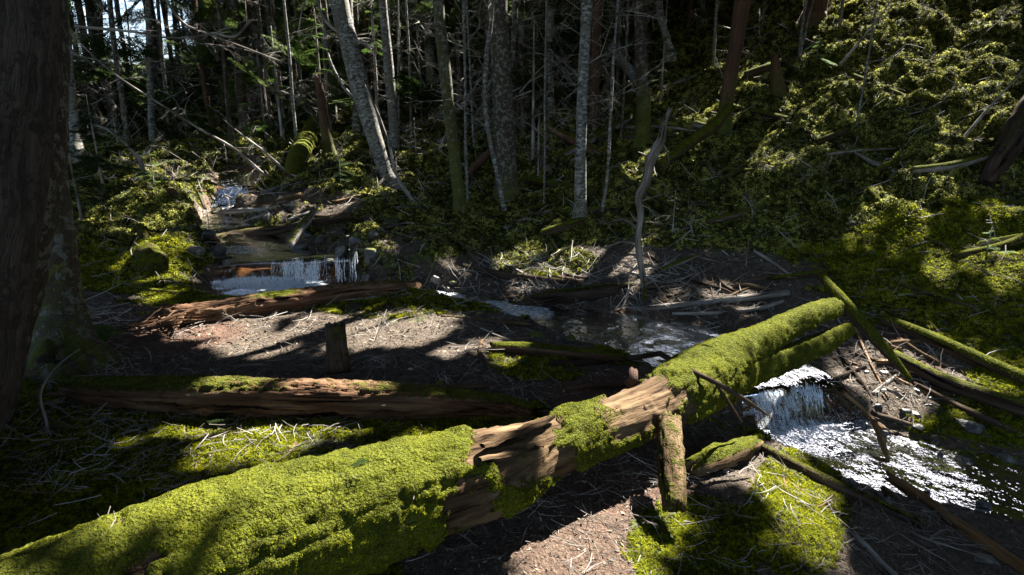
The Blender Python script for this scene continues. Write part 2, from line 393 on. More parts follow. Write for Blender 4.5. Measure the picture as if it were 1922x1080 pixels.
def mat_rock():
    k = NT('wet_rock', .42); p = k.pos(); g = k.noise(p, 9, 6, .65); f = k.noise(p, 60, 4)
    c = k.ramp(g, [(.35, (.018, .018, .018)), (.55, (.07, .068, .062)), (.7, (.16, .15, .135))])
    nn = k.add('ShaderNodeNewGeometry').outputs['Normal']; z = k.add('ShaderNodeSeparateXYZ', i_0=nn).outputs[2]
    mc, mb = moss_col(k, p); mk = k.ramp(k.math('ADD', k.math('MULTIPLY', z, k.attr('mossy', out='Fac')), k.math('MULTIPLY', k.math('SUBTRACT', g, .5), 1.2)), [(.4, 0.), (.55, 1.)])
    k.color(k.mix(mk, c, mc)); k.link(k.math('ADD', k.math('MULTIPLY', mk, .5), .38), k.b.inputs['Roughness'])
    k.norm(k.bump(k.math('ADD', g, k.math('MULTIPLY', f, .4)), .7, .012)); return k.m
M_rock = mat_rock()
def mat_ground():
    k = NT('forest_floor', .92); p = k.pos(); m = k.attr('mossy', out='Fac'); wet = k.attr('wet', out='Fac'); soil = k.attr('red', out='Fac')
    big = k.noise(p, 1.7, 4); mid = k.noise(p, 16, 4, .65); fine = k.noise(p, 110, 4, .7); vf = k.noise(k.pos((1, .5, 1)), 260, 2, .7)
    vor = k.add('ShaderNodeTexVoronoi', i_Vector=k.pos((1, .55, 1)), i_Scale=85.).outputs['Distance']
    f = k.math('ADD', k.math('MULTIPLY', mid, .35), k.math('MULTIPLY', fine, .65))
    lit = k.ramp(f, [(.32, (.010, .008, .006)), (.48, (.050, .037, .026)), (.6, (.115, .088, .062)), (.72, (.22, .175, .13))])
    lit = k.mix(k.math('MULTIPLY', soil, .5), lit, (.10, .04, .022))
    mc = k.ramp(k.math('ADD', k.math('MULTIPLY', mid, .5), k.math('MULTIPLY', fine, .5)), [(.3, (.010, .014, .004)), (.5, (.04, .052, .009)), (.7, (.11, .13, .018))])
    mk = k.ramp(k.math('ADD', m, k.math('MULTIPLY', k.math('SUBTRACT', k.noise(p, 7, 5, .7), .5), 1.1)), [(.44, 0.), (.56, 1.)])
    c = k.mix(mk, lit, mc)
    bedc = k.ramp(k.noise(p, 12, 4), [(.35, (.012, .007, .004)), (.52, (.12, .05, .014)), (.68, (.24, .11, .03))])
    c = k.mix(wet, c, bedc); k.color(c)
    k.link(k.math('SUBTRACT', .92, k.math('MULTIPLY', wet, .4)), k.b.inputs['Roughness'])
    h = k.math('ADD', k.math('MULTIPLY', fine, .7), k.math('ADD', k.math('MULTIPLY', mid, 1.2), k.math('MULTIPLY', vor, .5)))
    k.norm(k.bump(h, .9, .02)); return k.m
M_ground = mat_ground()
def mat_water():
    k = NT('stream_water', .06); n_ = k.n; p = k.pos()
    w1 = k.noise(p, 24, 2, .5, dist=.3); w2 = k.noise(p, 62, 1, .5)
    h = k.math('ADD', w1, k.math('MULTIPLY', w2, .4)); nb = k.bump(h, 1., .0024)
    gl = k.add('ShaderNodeBsdfGlossy', i_Color=(1, 1, 1, 1), i_Roughness=.02); k.link(nb, gl.inputs['Normal'])
    tr = k.add('ShaderNodeBsdfTransparent', i_Color=(.80, .70, .52, 1))
    fr = k.add('ShaderNodeFresnel', i_IOR=1.36); k.link(nb, fr.inputs['Normal'])
    mx = k.add('ShaderNodeMixShader', i_Fac=fr.outputs[0]); k.link(tr.outputs[0], mx.inputs[1]); k.link(gl.outputs[0], mx.inputs[2])
    fo = k.attr('foam', out='Fac'); lc = k.pos((1, 1, 1), k.attr('lc'))
    s1 = k.noise(k.pos((.35, 1, 1), k.attr('lc')), 38, 5, .75); s2 = k.noise(p, 95, 3, .8)
    fm = k.math('ADD', fo, k.math('SUBTRACT', k.math('ADD', k.math('MULTIPLY', s1, 1.7), k.math('MULTIPLY', s2, 1.3)), 1.5))
    mask = k.ramp(fm, [(.48, 0.), (.70, 1.)])
    k.b.inputs['Base Color'].default_value = (.74, .80, .86, 1); k.b.inputs['Roughness'].default_value = .35
    k.norm(k.bump(k.math('ADD', s1, s2), .9, .03)); k.b.inputs['Subsurface Weight'].default_value = 0
    m2 = k.add('ShaderNodeMixShader', i_Fac=mask); k.link(mx.outputs[0], m2.inputs[1]); k.link(k.b.outputs[0], m2.inputs[2]); k.link(m2.outputs[0], k.out.inputs[0])
    return k.m
M_water = mat_water()
def mat_spray():
    k = NT('white_water', .25); k.b.inputs['Base Color'].default_value = (.78, .84, .90, 1); k.b.inputs['Specular IOR Level'].default_value = .6
    tr = k.add('ShaderNodeBsdfTransparent'); s1 = k.noise(k.pos((1, 1, .35)), 60, 3, .7)
    mx = k.add('ShaderNodeMixShader', i_Fac=k.ramp(s1, [(.38, .15), (.6, .85)])); k.link(tr.outputs[0], mx.inputs[1]); k.link(k.b.outputs[0], mx.inputs[2]); k.link(mx.outputs[0], k.out.inputs[0])
    return k.m
M_spray = mat_spray()

# ------------------------------------------------------------------ instancing of uncountable stuff
def star_tuft(n, ln, wd, up, seed, droop=0.):
    r = random.Random(seed); V = []; Fq = []
    for i in range(n):
        a = 6.283 * i / n + r.uniform(-.4, .4); l = ln * r.uniform(.6, 1.15); u = up * r.uniform(.5, 1.4); w = wd * r.uniform(.7, 1.2)
        d = Vector((math.cos(a), math.sin(a), 0)); s = Vector((-d.y, d.x, 0)); b = len(V); o = d * .1 * l
        p0 = o; p1 = d * l * .55 + Vector((0, 0, u)); p2 = d * l + Vector((0, 0, u * (1.0 - droop)))
        V += [p0, p1 - s * w, p2, p1 + s * w]; Fq.append((b, b+1, b+2, b+3))
    return np.array([tuple(v) for v in V]), np.array(Fq)
def proto(name, V, Fq, mat, smooth=False):
    return bpy.data.objects.new(name, mk_mesh(name, V, Fq, mat, smooth))
TUFTS = [proto('moss_tuft', *star_tuft(n_, 1, .15, .75, s_), M_moss) for n_, s_ in ((9, 1), (11, 2), (8, 3))]
TUFTS_D = [proto('moss_tuft_dark', *star_tuft(n_, 1, .17, .6, s_, dr), M_mossdark) for n_, s_, dr in ((9, 4, .5), (11, 5, .8), (8, 6, .3))]
def flake(seed, L, Wd):
    r = random.Random(seed); pts = [(-L, 0, 0), (-L*.3, -Wd, r.uniform(0, .25)*Wd), (L*.6, -Wd*.7, .3*Wd), (L, r.uniform(-.3, .3)*Wd, .1), (L*.4, Wd, r.uniform(0, .4)*Wd), (-L*.5, Wd*.8, .1*Wd)]
    V = np.array(pts); return V, np.array([(0, 1, 2, 5), (5, 2, 3, 4)])
def stick(seed, bend=.15, sides=4, r0=.018):
    r = random.Random(seed); P = [(0, 0, 0)]; d = Vector((1, 0, .0))
    for i in range(4): d = d + Vector((0, r.uniform(-bend, bend), r.uniform(-bend, bend) * .4)); d.normalize(); P.append(tuple(Vector(P[-1]) + d * .25))
    V, Q, a, _, _ = tube(np.array(P) - [.5, 0, 0], [r0, r0*.9, r0*.8, r0*.6, r0*.3], sides, .25, .0, closed=False); return V, Q
FLAKES = [proto('leaf_flake', *flake(s_, 1, w_), M_litter) for s_, w_ in ((1, .35), (2, .22), (3, .12), (4, .45))]
STICKS = [proto('needle_stick', *stick(s_, b_, 3, .03), M_litter) for s_, b_ in ((1, .1), (2, .4), (3, .7))]
TWIGS = [proto('thin_twig', *stick(s_, b_, 4, .014), M_twig) for s_, b_ in ((5, .2), (6, .5), (7, .9))]
_gn = {}
def gn_group(protos):
    key = protos[0].name
    key += str(len(protos))
    if key in _gn: return _gn[key]
    g = bpy.data.node_groups.new('scatter_' + key, 'GeometryNodeTree')
    g.interface.new_socket('Geometry', in_out='INPUT', socket_type='NodeSocketGeometry'); g.interface.new_socket('Geometry', in_out='OUTPUT', socket_type='NodeSocketGeometry')
    N = g.nodes; L = g.links; gi = N.new('NodeGroupInput'); go = N.new('NodeGroupOutput'); ip = N.new('GeometryNodeInstanceOnPoints'); jn = N.new('GeometryNodeJoinGeometry')
    for p in protos[::-1]:
        oi = N.new('GeometryNodeObjectInfo'); oi.inputs['Object'].default_value = p; oi.inputs['As Instance'].default_value = True; L.new(oi.outputs['Geometry'], jn.inputs[0])
    L.new(gi.outputs[0], ip.inputs['Points']); L.new(jn.outputs[0], ip.inputs['Instance']); ip.inputs['Pick Instance'].default_value = True
    def na(nm, ty):
        a = N.new('GeometryNodeInputNamedAttribute'); a.data_type = ty; a.inputs[0].default_value = nm; return a.outputs[0]
    L.new(na('which', 'INT'), ip.inputs['Instance Index']); L.new(na('rot', 'QUATERNION'), ip.inputs['Rotation']); L.new(na('size', 'FLOAT_VECTOR'), ip.inputs['Scale'])
    L.new(ip.outputs[0], go.inputs[0]); _gn[key] = g; return g
def scatter(name, pts, nrm, size, protos, parent=None, tint=None, spin=None):
    n = len(pts); pts = np.asarray(pts, np.float32); nrm = nrm / (np.linalg.norm(nrm, axis=1)[:, None] + 1e-9)
    m = bpy.data.meshes.new(name); m.vertices.add(n); m.vertices.foreach_set('co', pts.ravel())
    a = (rng.random(n) * 6.283 if spin is None else spin) / 2
    qa = np.stack([1 + nrm[:, 2] + 1e-4, -nrm[:, 1], nrm[:, 0], np.zeros(n)], 1); qa /= np.linalg.norm(qa, axis=1)[:, None]
    w2, z2 = np.cos(a), np.sin(a); w1, x1, y1 = qa[:, 0], qa[:, 1], qa[:, 2]
    q = np.stack([w1*w2, x1*w2 + y1*z2, y1*w2 - x1*z2, w1*z2], 1)
    at_ = m.attributes.new('rot', 'QUATERNION', 'POINT'); at_.data.foreach_set('value', q.astype(np.float32).ravel())
    size = np.asarray(size, np.float32); size = np.repeat(size[:, None], 3, 1) if size.ndim == 1 else size
    at_ = m.attributes.new('size', 'FLOAT_VECTOR', 'POINT'); at_.data.foreach_set('vector', size.ravel())
    at_ = m.attributes.new('which', 'INT', 'POINT'); at_.data.foreach_set('value', rng.integers(0, len(protos), n).astype(np.int32))
    at_ = m.attributes.new('tint', 'FLOAT', 'POINT'); at_.data.foreach_set('value', (rng.random(n) if tint is None else tint).astype(np.float32))
    for p in protos[:1]: m.materials.append(p.data.materials[0])
    o = mk_obj(name, m, parent); md = o.modifiers.new('scatter', 'NODES'); md.node_group = gn_group(protos)
    o['kind'] = 'stuff'; return o
def sample_quads(V, Q, n, w=None):
    a, b, c, d = V[Q[:, 0]], V[Q[:, 1]], V[Q[:, 2]], V[Q[:, 3]]
    N = np.cross(c - a, d - b); ar = np.linalg.norm(N, axis=1); N = N / (ar[:, None] + 1e-12)
    pr = np.nan_to_num(ar * (1 if w is None else w)); pr = np.clip(pr, 0, None); tot = pr.sum()
    if tot <= 0: pr = ar + 1e-9; tot = pr.sum(); print('NO MOSS AREA', len(V))
    i = rng.choice(len(Q), n, p=pr / tot); u = rng.random(n)[:, None]; v = rng.random(n)[:, None]
    return (a[i] * (1-u) + b[i] * u) * (1-v) + (d[i] * (1-u) + c[i] * u) * v, N[i], i, ar.sum() / 2
#MARK-STRUCTURE
# ------------------------------------------------------------------ ground
gxr, gyr, gzr = gx.ravel(), gy.ravel(), GZ.ravel()
def ell(px, py, L):
    v = np.zeros(len(px))
    for cx, cy, rx, ry, s in L: v = np.maximum(v, s * np.clip(1.35 - np.hypot((px - cx) / rx, (py - cy) / ry), 0, .35) / .35)
    return v
BROWN = [(600,650,430,62,1),(330,690,250,40,.8),(1080,940,340,150,1),(1060,700,210,50,.9),(1150,520,330,48,.8),(180,620,120,60,.5),(1700,1010,330,120,.9),(1500,700,260,90,.9),(400,310,200,30,.35),
         (560,385,110,30,.6),(750,890,160,40,.2),(560,860,120,30,.8),(1350,600,200,60,.8),(1480,850,70,30,.7),(700,450,90,40,.4),(1260,1050,300,60,.8)]
GREEN = [(430,820,55,35,1),(800,800,110,35,1),(640,790,330,40,.7),(200,930,430,150,.9),(1040,695,60,20,.7),(1300,1030,110,90,.9),(1500,960,80,110,1),(340,790,120,30,.9),(980,680,60,30,.6),(720,575,120,22,.55),(1180,660,60,25,.8),(1020,490,90,25,1),(760,590,60,16,.5)]
def ground_moss(x, y, z):
    p = np.stack([x, y, z], 1); px, py, t = to_px(p); vis = (t > .8)
    px = np.where(vis, px, -9999)
    base = np.full(len(x), .62) + .2 * sst(.1, .5, z)
    m = base * (1 - ell(px, py, BROWN)); g = ell(px, py, GREEN)
    m = np.maximum(m * (1 - .0 * g), g * .85)
    return np.clip(m, 0, 1)
Dg, Zg, Hg, Ig = stream_info(gxr, gyr)
wet = sst(1.25, .95, Dg / Hg) * (gzr < Zg + .05)
gm = ground_moss(gxr, gyr, gzr) * (1 - sst(1.5, 1.05, Dg / Hg))
pxg, pyg, tg = to_px(np.stack([gxr, gyr, gzr], 1))
red = ell(np.where(tg > .8, pxg, -9999), pyg, [(300,620,130,35,1),(1170,900,120,60,.8),(1130,735,90,30,1),(1180,1040,200,60,.5)])
i, j = np.meshgrid(np.arange(NY - 1), np.arange(NX - 1), indexing='ij')
GQ = np.stack([i * NX + j, i * NX + j + 1, (i + 1) * NX + j + 1, (i + 1) * NX + j], -1).reshape(-1, 4)
GV = np.stack([gxr, gyr, gzr], 1)
gr = mk_obj('ground', mk_mesh('ground', GV, GQ, M_ground, True, dict(mossy=gm, wet=wet, red=red))); gr['kind'] = 'structure'

# ------------------------------------------------------------------ stream
ns = len(XYS); T2 = np.gradient(XYS, axis=0); T2 = np.stack([smooth1(T2[:, 0], 15), smooth1(T2[:, 1], 15)], 1); T2 /= np.linalg.norm(T2, axis=1)[:, None]
Nn = np.stack([-T2[:, 1], T2[:, 0]], 1); nw = 40; uu = np.linspace(-1.18, 1.18, nw)
WX = XYS[:, None, :] + Nn[:, None, :] * (uu[None, :, None] * SHD[:, None, None]); sl = np.r_[0, np.cumsum(np.hypot(*np.diff(XYS, axis=0).T))]
slope = -np.gradient(ZS, sl + np.arange(ns) * 1e-6); slope = np.clip(slope, 0, 6)
WZ = np.repeat(ZS[:, None], nw, 1)
pp = np.stack([np.repeat(sl[:, None], nw, 1), np.repeat(uu[None] * SHD[:, None], 1, 0), np.zeros((ns, nw))], -1).reshape(-1, 3)
WZ = WZ + (.007 * fbm(pp * 7, 2) + .0022 * fbm(P3(WX[..., 0].ravel(), WX[..., 1].ravel()) * 24, 2)).reshape(ns, nw)
WP = np.concatenate([WX, WZ[..., None]], -1).reshape(-1, 3); wpx, wpy, wt = to_px(WP)
foam = np.clip(np.repeat(sst(.12, .9, slope)[:, None], nw, 1).ravel() * .34, 0, 1)
foam = np.maximum(foam, ell(wpx, wpy, [(505,532,95,12,.8),(600,522,60,8,.3),(800,553,70,14,.62),(950,580,75,16,.62),(1000,590,40,10,.55),(1060,595,50,10,.25),(1490,812,95,24,.60),(1590,845,70,20,.42),(1690,875,60,14,.18),(1860,905,130,10,.14),
                                          (430,355,25,16,.3),(425,385,30,8,.4),(455,470,35,8,.5),(390,420,30,8,.4),(1450,765,50,30,.6),(1310,655,40,15,.5)]))
foam = foam * sst(1.25, .8, np.abs(np.repeat(uu[None], ns, 0).ravel()))
i, j = np.meshgrid(np.arange(ns - 1), np.arange(nw - 1), indexing='ij')
WQ = np.stack([i * nw + j, (i + 1) * nw + j, (i + 1) * nw + j + 1, i * nw + j + 1], -1).reshape(-1, 4)
st = mk_obj('stream', mk_mesh('stream', WP, WQ[:, ::-1], M_water, True, dict(foam=foam, lc=pp))); st['kind'] = 'structure'
def waterfall(name, label, cpx, t0, z0, z1, n, jx, wid, seed, reach=.10, direction=(0, -1)):
    """thin strands and drops of falling water"""
    r = random.Random(seed); Vs = []; Qs = []; off = 0; cl = [r.random() for _ in range(11)]; lip = [r.gauss(0, .022) for _ in range(12)]
    for k in range(n):
        u = min(1, max(0, r.choice(cl) + r.gauss(0, .035))); x = jx[0][0] + (jx[1][0] - jx[0][0]) * u + r.gauss(0, .01); y = jx[0][1] + (jx[1][1] - jx[0][1]) * u + r.gauss(0, .012)
        top = z0 + lip[int(u * 11)] + r.gauss(0, .012) - (0 if r.random() < .6 else r.random() * (z0 - z1) * .5); bot = z1 + r.gauss(0, .015) if r.random() < .45 else z1 + r.random() * (top - z1) * .6
        w = wid * r.uniform(.3, 1.5); rc = reach * r.uniform(.5, 1.3); m = 7
        P = []
        for q in range(m):
            f = q / (m - 1); zz = top + (bot - top) * f; o = rc * math.sqrt(max(0, (z0 - zz) / (z0 - z1)))
            P.append((x + direction[0] * o + r.gauss(0, .0055), y + direction[1] * o + r.gauss(0, .008), zz))
        V, Q, a, _, _ = tube(np.array(P), [w * .3, w, w * .6, w, w * .4], 5, .03, .3, seed=seed + k)
        Vs.append(V); Qs.append(Q + off); off += len(V)
    for k in range(n * 5):
        u = r.random(); x = jx[0][0] + (jx[1][0] - jx[0][0]) * u; y = jx[0][1] + (jx[1][1] - jx[0][1]) * u; f = abs(r.gauss(0, .35))
        c = np.array([x + direction[0] * reach * r.uniform(.6, 2.4) + r.gauss(0, .03), y + direction[1] * reach * r.uniform(.6, 2.4) + r.gauss(0, .03), z1 + f * (z0 - z1) * .5]); q = r.uniform(.0015, .005)
        V = c + np.array([(q,0,0),(-q,0,0),(0,q,0),(0,-q,0),(0,0,q*1.3),(0,0,-q*1.3)]); Vs.append(V)
        Qs.append(np.array([(0,2,4,4),(2,1,4,4),(1,3,4,4),(3,0,4,4)]) + off); off += 6
    V = np.vstack(Vs); Q = np.vstack(Qs)
    m = bpy.data.meshes.new(name); m.from_pydata([tuple(v) for v in V], [], [tuple(dict.fromkeys(map(int, q))) for q in Q]); m.materials.append(M_spray)
    for p in m.polygons: p.use_smooth = True
    o = mk_obj(name, m); tagit(o, label, 'waterfall', kind='stuff'); return o
a0 = ray(436, 492, 6.70); b0 = ray(600, 492, 6.66)
waterfall('waterfall', 'wide curtain of white water strands falling into the pool behind the red splintered log', 0, 0, a0[2] - .0, -.09, 240, (a0[:2], b0[:2]), .0038, 5, .07)
a0 = ray(612, 482, 6.70); b0 = ray(680, 480, 6.75)
waterfall('waterfall', 'narrow trickle of water strands right of the wide curtain below the mossy clump', 0, 0, a0[2], -.08, 26, (a0[:2], b0[:2]), .005, 6, .05)
a0 = ray(1415, 728, 4.48); b0 = ray(1600, 738, 4.5)
waterfall('waterfall', 'white water tumbling over a ledge below the mossy forked log at right', 0, 0, a0[2], -.55, 210, (a0[:2], b0[:2]), .0042, 7, .12, (-.1, -1))
a0 = ray(425, 345, 9.5); b0 = ray(470, 345, 9.5)
waterfall('waterfall', 'small distant cascade at the top of the rocky stream steps', 0, 0, a0[2] - .08, .58, 40, (a0[:2], b0[:2]), .009, 8, .2)

# ------------------------------------------------------------------ logs, branches and trunks
def limb_pts(spec, hmode='lie'):
    """spec rows: (px, py, radius in photo px[, depth]) -> world points and radii"""
    P = []; rr = []
    for row in spec:
        px, py, rp = row[:3]
        if len(row) > 3: t = row[3]; p = ray(px, py, t); r = rp * t / F
        else:
            t = 4.0
            r = .05
            for _ in range(6):
                p, t = at(px, py, r * .75)
                if t > 6.5: p, t = at(px, py, r * .8, GZ)
                r = rp * t / F
        P.append(p); rr.append(r)
    return np.array(P), np.array(rr)
LIMBS = {}
def limb_mesh(spec_or_pts, mat, sides=16, step=.05, rough=.07, seed=0., moss=None, thick=.0, jag0=.0, jag1=.0, grain=1., flutes=0., per=6, name='limb', ridge=0.):
    if isinstance(spec_or_pts, tuple): P, r = spec_or_pts
    else: P, r = limb_pts(spec_or_pts)
    d = np.r_[0, np.cumsum(np.linalg.norm(np.diff(P, axis=0), axis=1))]
    C = catmull(P, per); dc = np.r_[0, np.cumsum(np.linalg.norm(np.diff(C, axis=0), axis=1))]
    rc = np.interp(np.linspace(0, 1, len(C)), np.linspace(0, 1, len(r)), r)
    V, Q, a, nz, sv = tube(C, rc, sides, step, rough, grain, jag0, jag1, seed, flutes=flutes, ridge=ridge)
    if moss is None: mm = np.zeros(len(V))
    else: mm = np.clip(moss(sv, nz, V), 0, 1)
    if thick: 
        mk = sst(.45, .65, mm + .35 * fbm(V * 9, 3)); V = V + nz * (mk * thick * (1 + .55 * fbm(V * 9 + 3, 3) + .55 * fbm(V * 30 + 3, 2)))[:, None]
    a['moss'] = mm
    return V, Q, a, nz, sv
def add_log(name, label, cat, spec, mat, moss=None, tufts=0, tsize=.012, group=None, parent=None, part=None, **kw):
    V, Q, a, nz, sv = limb_mesh(spec, mat, moss=moss, **kw)
    if parent is None:
        o = mk_obj(name, mk_mesh(name, V, Q, mat, True, a)); tagit(o, label, cat, group); par = o
    else:
        o = mk_obj(part or 'branch', mk_mesh(part or 'branch', V, Q, mat, True, a), parent); par = parent
    if tufts: moss_on(V, Q, a['moss'], tufts, tsize, par)
    return o
def moss_on(V, Q, mm, n, tsize, parent, protos=None, thr=.45, hang=.35):
    w = sst(thr - .08, thr + .15, mm[Q].mean(1) + .30 * fbm(V[Q[:, 0]] * 9, 3))
    p, nn, i, _ = sample_quads(V, Q, n, w)
    nn = nn.copy(); nn[:, 2] -= hang * np.clip(.6 - nn[:, 2], 0, 1); nn += rng.normal(0, .25, nn.shape)
    s = tsize * rng.uniform(.6, 1.5, n) * (1 + .4 * fbm(p * 20, 2))
    return scatter('moss_cover', p - nn * tsize * .1, nn, s, protos or TUFTS, parent)
def topmoss(lo=-.2, hi=.6, amt=1., prof=None):
    def f(s, nz, V):
        m = sst(lo, hi, nz[:, 2]) * amt
        if prof: m = m * np.interp(s, [p[0] for p in prof], [p[1] for p in prof])
        return m
    return f
# main log: heavy mossy trunk crossing the foreground, forked at its far end
L1 = [(-220,1300,150,1.42),(50,1195,145,1.55),(300,1088,130,1.75),(540,1000,116,1.97),(740,940,98,2.17),(900,892,80,2.35),(1000,852,60,2.55),(1100,815,50,2.75),(1230,765,50,3.1),(1300,722,58,3.45),(1360,690,52,3.75)]
PL, RL = limb_pts(L1)
FL = limb_pts([(1330,700,46,3.6),(1400,655,31,3.95),(1450,629,24,4.2),(1500,603,21,4.4),(1550,583,18,4.65),(1578,575,13,4.8)])
FL2 = limb_pts([(1340,716,42,3.55),(1400,698,27,3.85),(1450,684,22,4.05),(1500,666,19,4.25),(1550,642,16,4.45),(1592,618,9,4.6)])
def moss_main(s, nz, V):
    px, py, t = to_px(V); px = px + 55 * fbm(V * 11 + 50, 3); py = py + 40 * fbm(V * 11 + 80, 3)
    bare = ell(px, py, [(985,820,95,75,1),(1200,765,75,60,.95),(880,960,40,45,.8)])
    g = ell(px, py, [(1085,790,48,45,.75),(985,838,22,22,.5),(1150,800,25,30,.5)])
    side = sst(-.75, -.35, nz[:, 2])
    m = side * (1 - .78 * bare); m = np.maximum(m, g * side * .9)
    m = m - .55 * sst(.15, .45, fbm(V * 5.5 + 31, 4)) - .25 * np.abs(fbm(V * 2.2 + 8, 3))
    return m
root = mk_obj('mossy_log', None)
V, Q, a, nz, sv = limb_mesh((PL, RL), M_decay_pale, sides=110, step=.014, rough=.09, ridge=.035, seed=1.3, moss=moss_main, thick=.022, jag0=.02, grain=.7, name='x')
o = mk_obj('trunk', mk_mesh('trunk', V, Q, M_decay_pale, True, a), root); moss_on(V, Q, a['moss'], 130000, .0075, root, hang=1.0)
moss_on(V, Q, np.clip(.3 + .5 * sst(-.6, .2, nz[:, 2]) * (.4 + fbm(V * 16, 3)), 0, 1), 6000, .006, root, thr=.62)
pq, nq, iq, _ = sample_quads(V, Q, 130, sst(.1, .6, nz[:, 2][Q].mean(1)))
scatter('fallen_twigs', pq + nq * .02, nq + rng.normal(0, .15, nq.shape), rng.uniform(.03, .12, 130), TWIGS, root)
pq, nq, iq, _ = sample_quads(V, Q, 900, sst(.1, .6, nz[:, 2][Q].mean(1)))
scatter('fallen_needles', pq + nq * .014, nq + rng.normal(0, .3, nq.shape), rng.uniform(.004, .02, 900), FLAKES + STICKS, root)
fm = lambda s, nz, V: sst(-.8, -.3, nz[:, 2])
for pr, nm in ((FL, 'fork'), (FL2, 'fork')):
    V, Q, a, nz, sv = limb_mesh(pr, M_decay_pale, sides=36, step=.025, rough=.09, seed=2.2, moss=fm, thick=.02, jag1=.05, grain=.7)
    o = mk_obj(nm, mk_mesh(nm, V, Q, M_decay_pale, True, a), root); moss_on(V, Q, a['moss'], 20000, .0115, root, hang=1.0)
tagit(root, 'great moss-covered log crossing the whole foreground with a forked far end', 'log')
# torn wood: bare patch ridge and loose splinters lying along the log
def shard(P0, P1, w, th, seed, mat, parent, name='splinter'):
    r = random.Random(seed); n = 9; P0 = np.array(P0); P1 = np.array(P1); d = P1 - P0; L = np.linalg.norm(d); d = d / L
    sd = np.cross(d, [0, 0, 1]); sd /= np.linalg.norm(sd) + 1e-9; up = np.cross(sd, d); V = []
    for i in range(n):
        f = i / (n - 1); c = P0 + d * L * f + up * r.gauss(0, th * .2); ww = w * (math.sin(math.pi * min(1, .12 + f * .86)) ** .5) * r.uniform(.8, 1.15)
        for a_, b_ in ((-1, -.3), (-.4, .8), (.5, 1), (1, -.2), (0, -1)): V.append(c + sd * a_ * ww * .5 + up * b_ * th * .5)
    V = np.array(V); i, k = np.meshgrid(np.arange(n - 1), np.arange(5), indexing='ij'); k2 = (k + 1) % 5
    Q = np.stack([i * 5 + k, i * 5 + k2, (i + 1) * 5 + k2, (i + 1) * 5 + k], -1).reshape(-1, 4)
    lc = np.stack([(V - P0) @ sd, (V - P0) @ up, (V - P0) @ d], 1) + seed
    return mk_obj(name, mk_mesh(name, V, Q, mat, False, dict(lc=lc, moss=np.zeros(len(V)))), parent)
def on_ray(px, py, t): return ray(px, py, t)
shard(on_ray(1150,752,2.93), on_ray(1236,722,3.08), .07, .03, 3, M_decay_pale, root)
shard(on_ray(1185,785,2.85), on_ray(1262,745,3.1), .05, .02, 4, M_decay_pale, root)
shard(on_ray(1208,762,2.85), on_ray(1240,792,2.92), .035, .015, 5, M_darklog, root)
shard(on_ray(905,838,2.2), on_ray(1040,782,2.55), .06, .02, 6, M_decay_pale, root)
shard(on_ray(900,862,2.15), on_ray(1020,838,2.42), .05, .016, 7, M_decay_pale, root)

def moss_some(lo=0., hi=.8, amt=.6): return topmoss(lo, hi, amt)
# middle log
m2 = mk_obj('decayed_log', None)
V, Q, a, nz, sv = limb_mesh([(118,728,22),(180,735,30),(300,741,35),(500,747,38),(700,752,38),(850,757,31),(940,762,24),(1008,774,12)], M_decay, sides=72, step=.02, rough=.12, ridge=.14, seed=4.1, grain=.5, jag0=.08, jag1=.12,
    moss=lambda s, nz, V: sst(.1, .9, nz[:, 2]) * np.interp(s, [0, .2, .4, .55, .75, 1], [.8, .7, .55, .35, .55, .7]))
mk_obj('trunk', mk_mesh('trunk', V, Q, M_decay, True, a), m2); moss_on(V, Q, a['moss'], 2500, .010, m2, thr=.6)
shard(on_ray(640,722,3.6), on_ray(918,727,3.65), .09, .03, 8, M_decay_pale, m2)
tagit(m2, 'long reddish decayed log lying level across the clearing behind the mossy foreground log', 'log')
# log with red splintered end, by the pool
m3 = mk_obj('splintered_log', None)
V, Q, a, nz, sv = limb_mesh([(318,590,20),(370,590,22),(470,574,22),(560,563,21),(660,548,18),(740,540,13),(786,538,9)], M_decay, sides=56, step=.024, rough=.13, ridge=.14, seed=6.7, grain=.5, jag0=.16, jag1=.08,
    moss=lambda s, nz, V: sst(.3, .95, nz[:, 2]) * np.interp(s, [0, .2, .32, .4, .6, .8, 1], [.1, .4, .8, .35, .5, .6, .3]))
mk_obj('trunk', mk_mesh('trunk', V, Q, M_decay, True, a), m3); moss_on(V, Q, a['moss'], 900, .014, m3, thr=.6)
rr = random.Random(5)
for k in range(26):
    x0 = rr.uniform(220, 330); y0 = 600 + rr.uniform(-8, 22) + (330 - x0) * .06; p0, t0 = at(x0, y0, .03 + rr.random() * .05); x1 = rr.uniform(300, 400)
    p1, t1 = at(x1, 578 + rr.uniform(-8, 30), .06 + rr.random() * .1); shard(p0, p1, rr.uniform(.012, .035), rr.uniform(.006, .016), 100 + k, M_decay, m3)
tagit(m3, 'red-brown log with a shredded splintered left end lying beside the waterfall pool', 'log')

def simple(name, label, cat, spec, mat, moss=None, tufts=0, **kw): return add_log(name, label, cat, spec, mat, moss, tufts, **kw)
simple('fallen_log', 'dark wet log lying across the cascade above the waterfall', 'log', [(385,452,8),(440,442,10),(530,430,9),(600,418,8),(662,404,7)], M_darklog, moss_some(.3,1,.5), seed=8, jag0=.05, jag1=.05, rough=.12)
simple('fallen_log', 'short black waterlogged branch lying on the lip left of the curtain of water', 'log', [(405,492,6),(450,486,7),(500,478,6),(540,472,4)], M_darklog, moss_some(.5,1,.3), seed=80, rough=.15, sides=12)
simple('fallen_log', 'thin pale log among the stones right of the upper cascade', 'log', [(470,392,4),(520,378,6),(566,366,5)], M_decay_pale, moss_some(.4,1,.5), seed=81, rough=.12, sides=12)
simple('fallen_log', 'driftwood log lying across the stones below the top cascade', 'log', [(395,402,4),(450,396,5),(500,394,6),(555,384,4)], M_grey, moss_some(.5,1,.4), seed=82, rough=.12, sides=12)
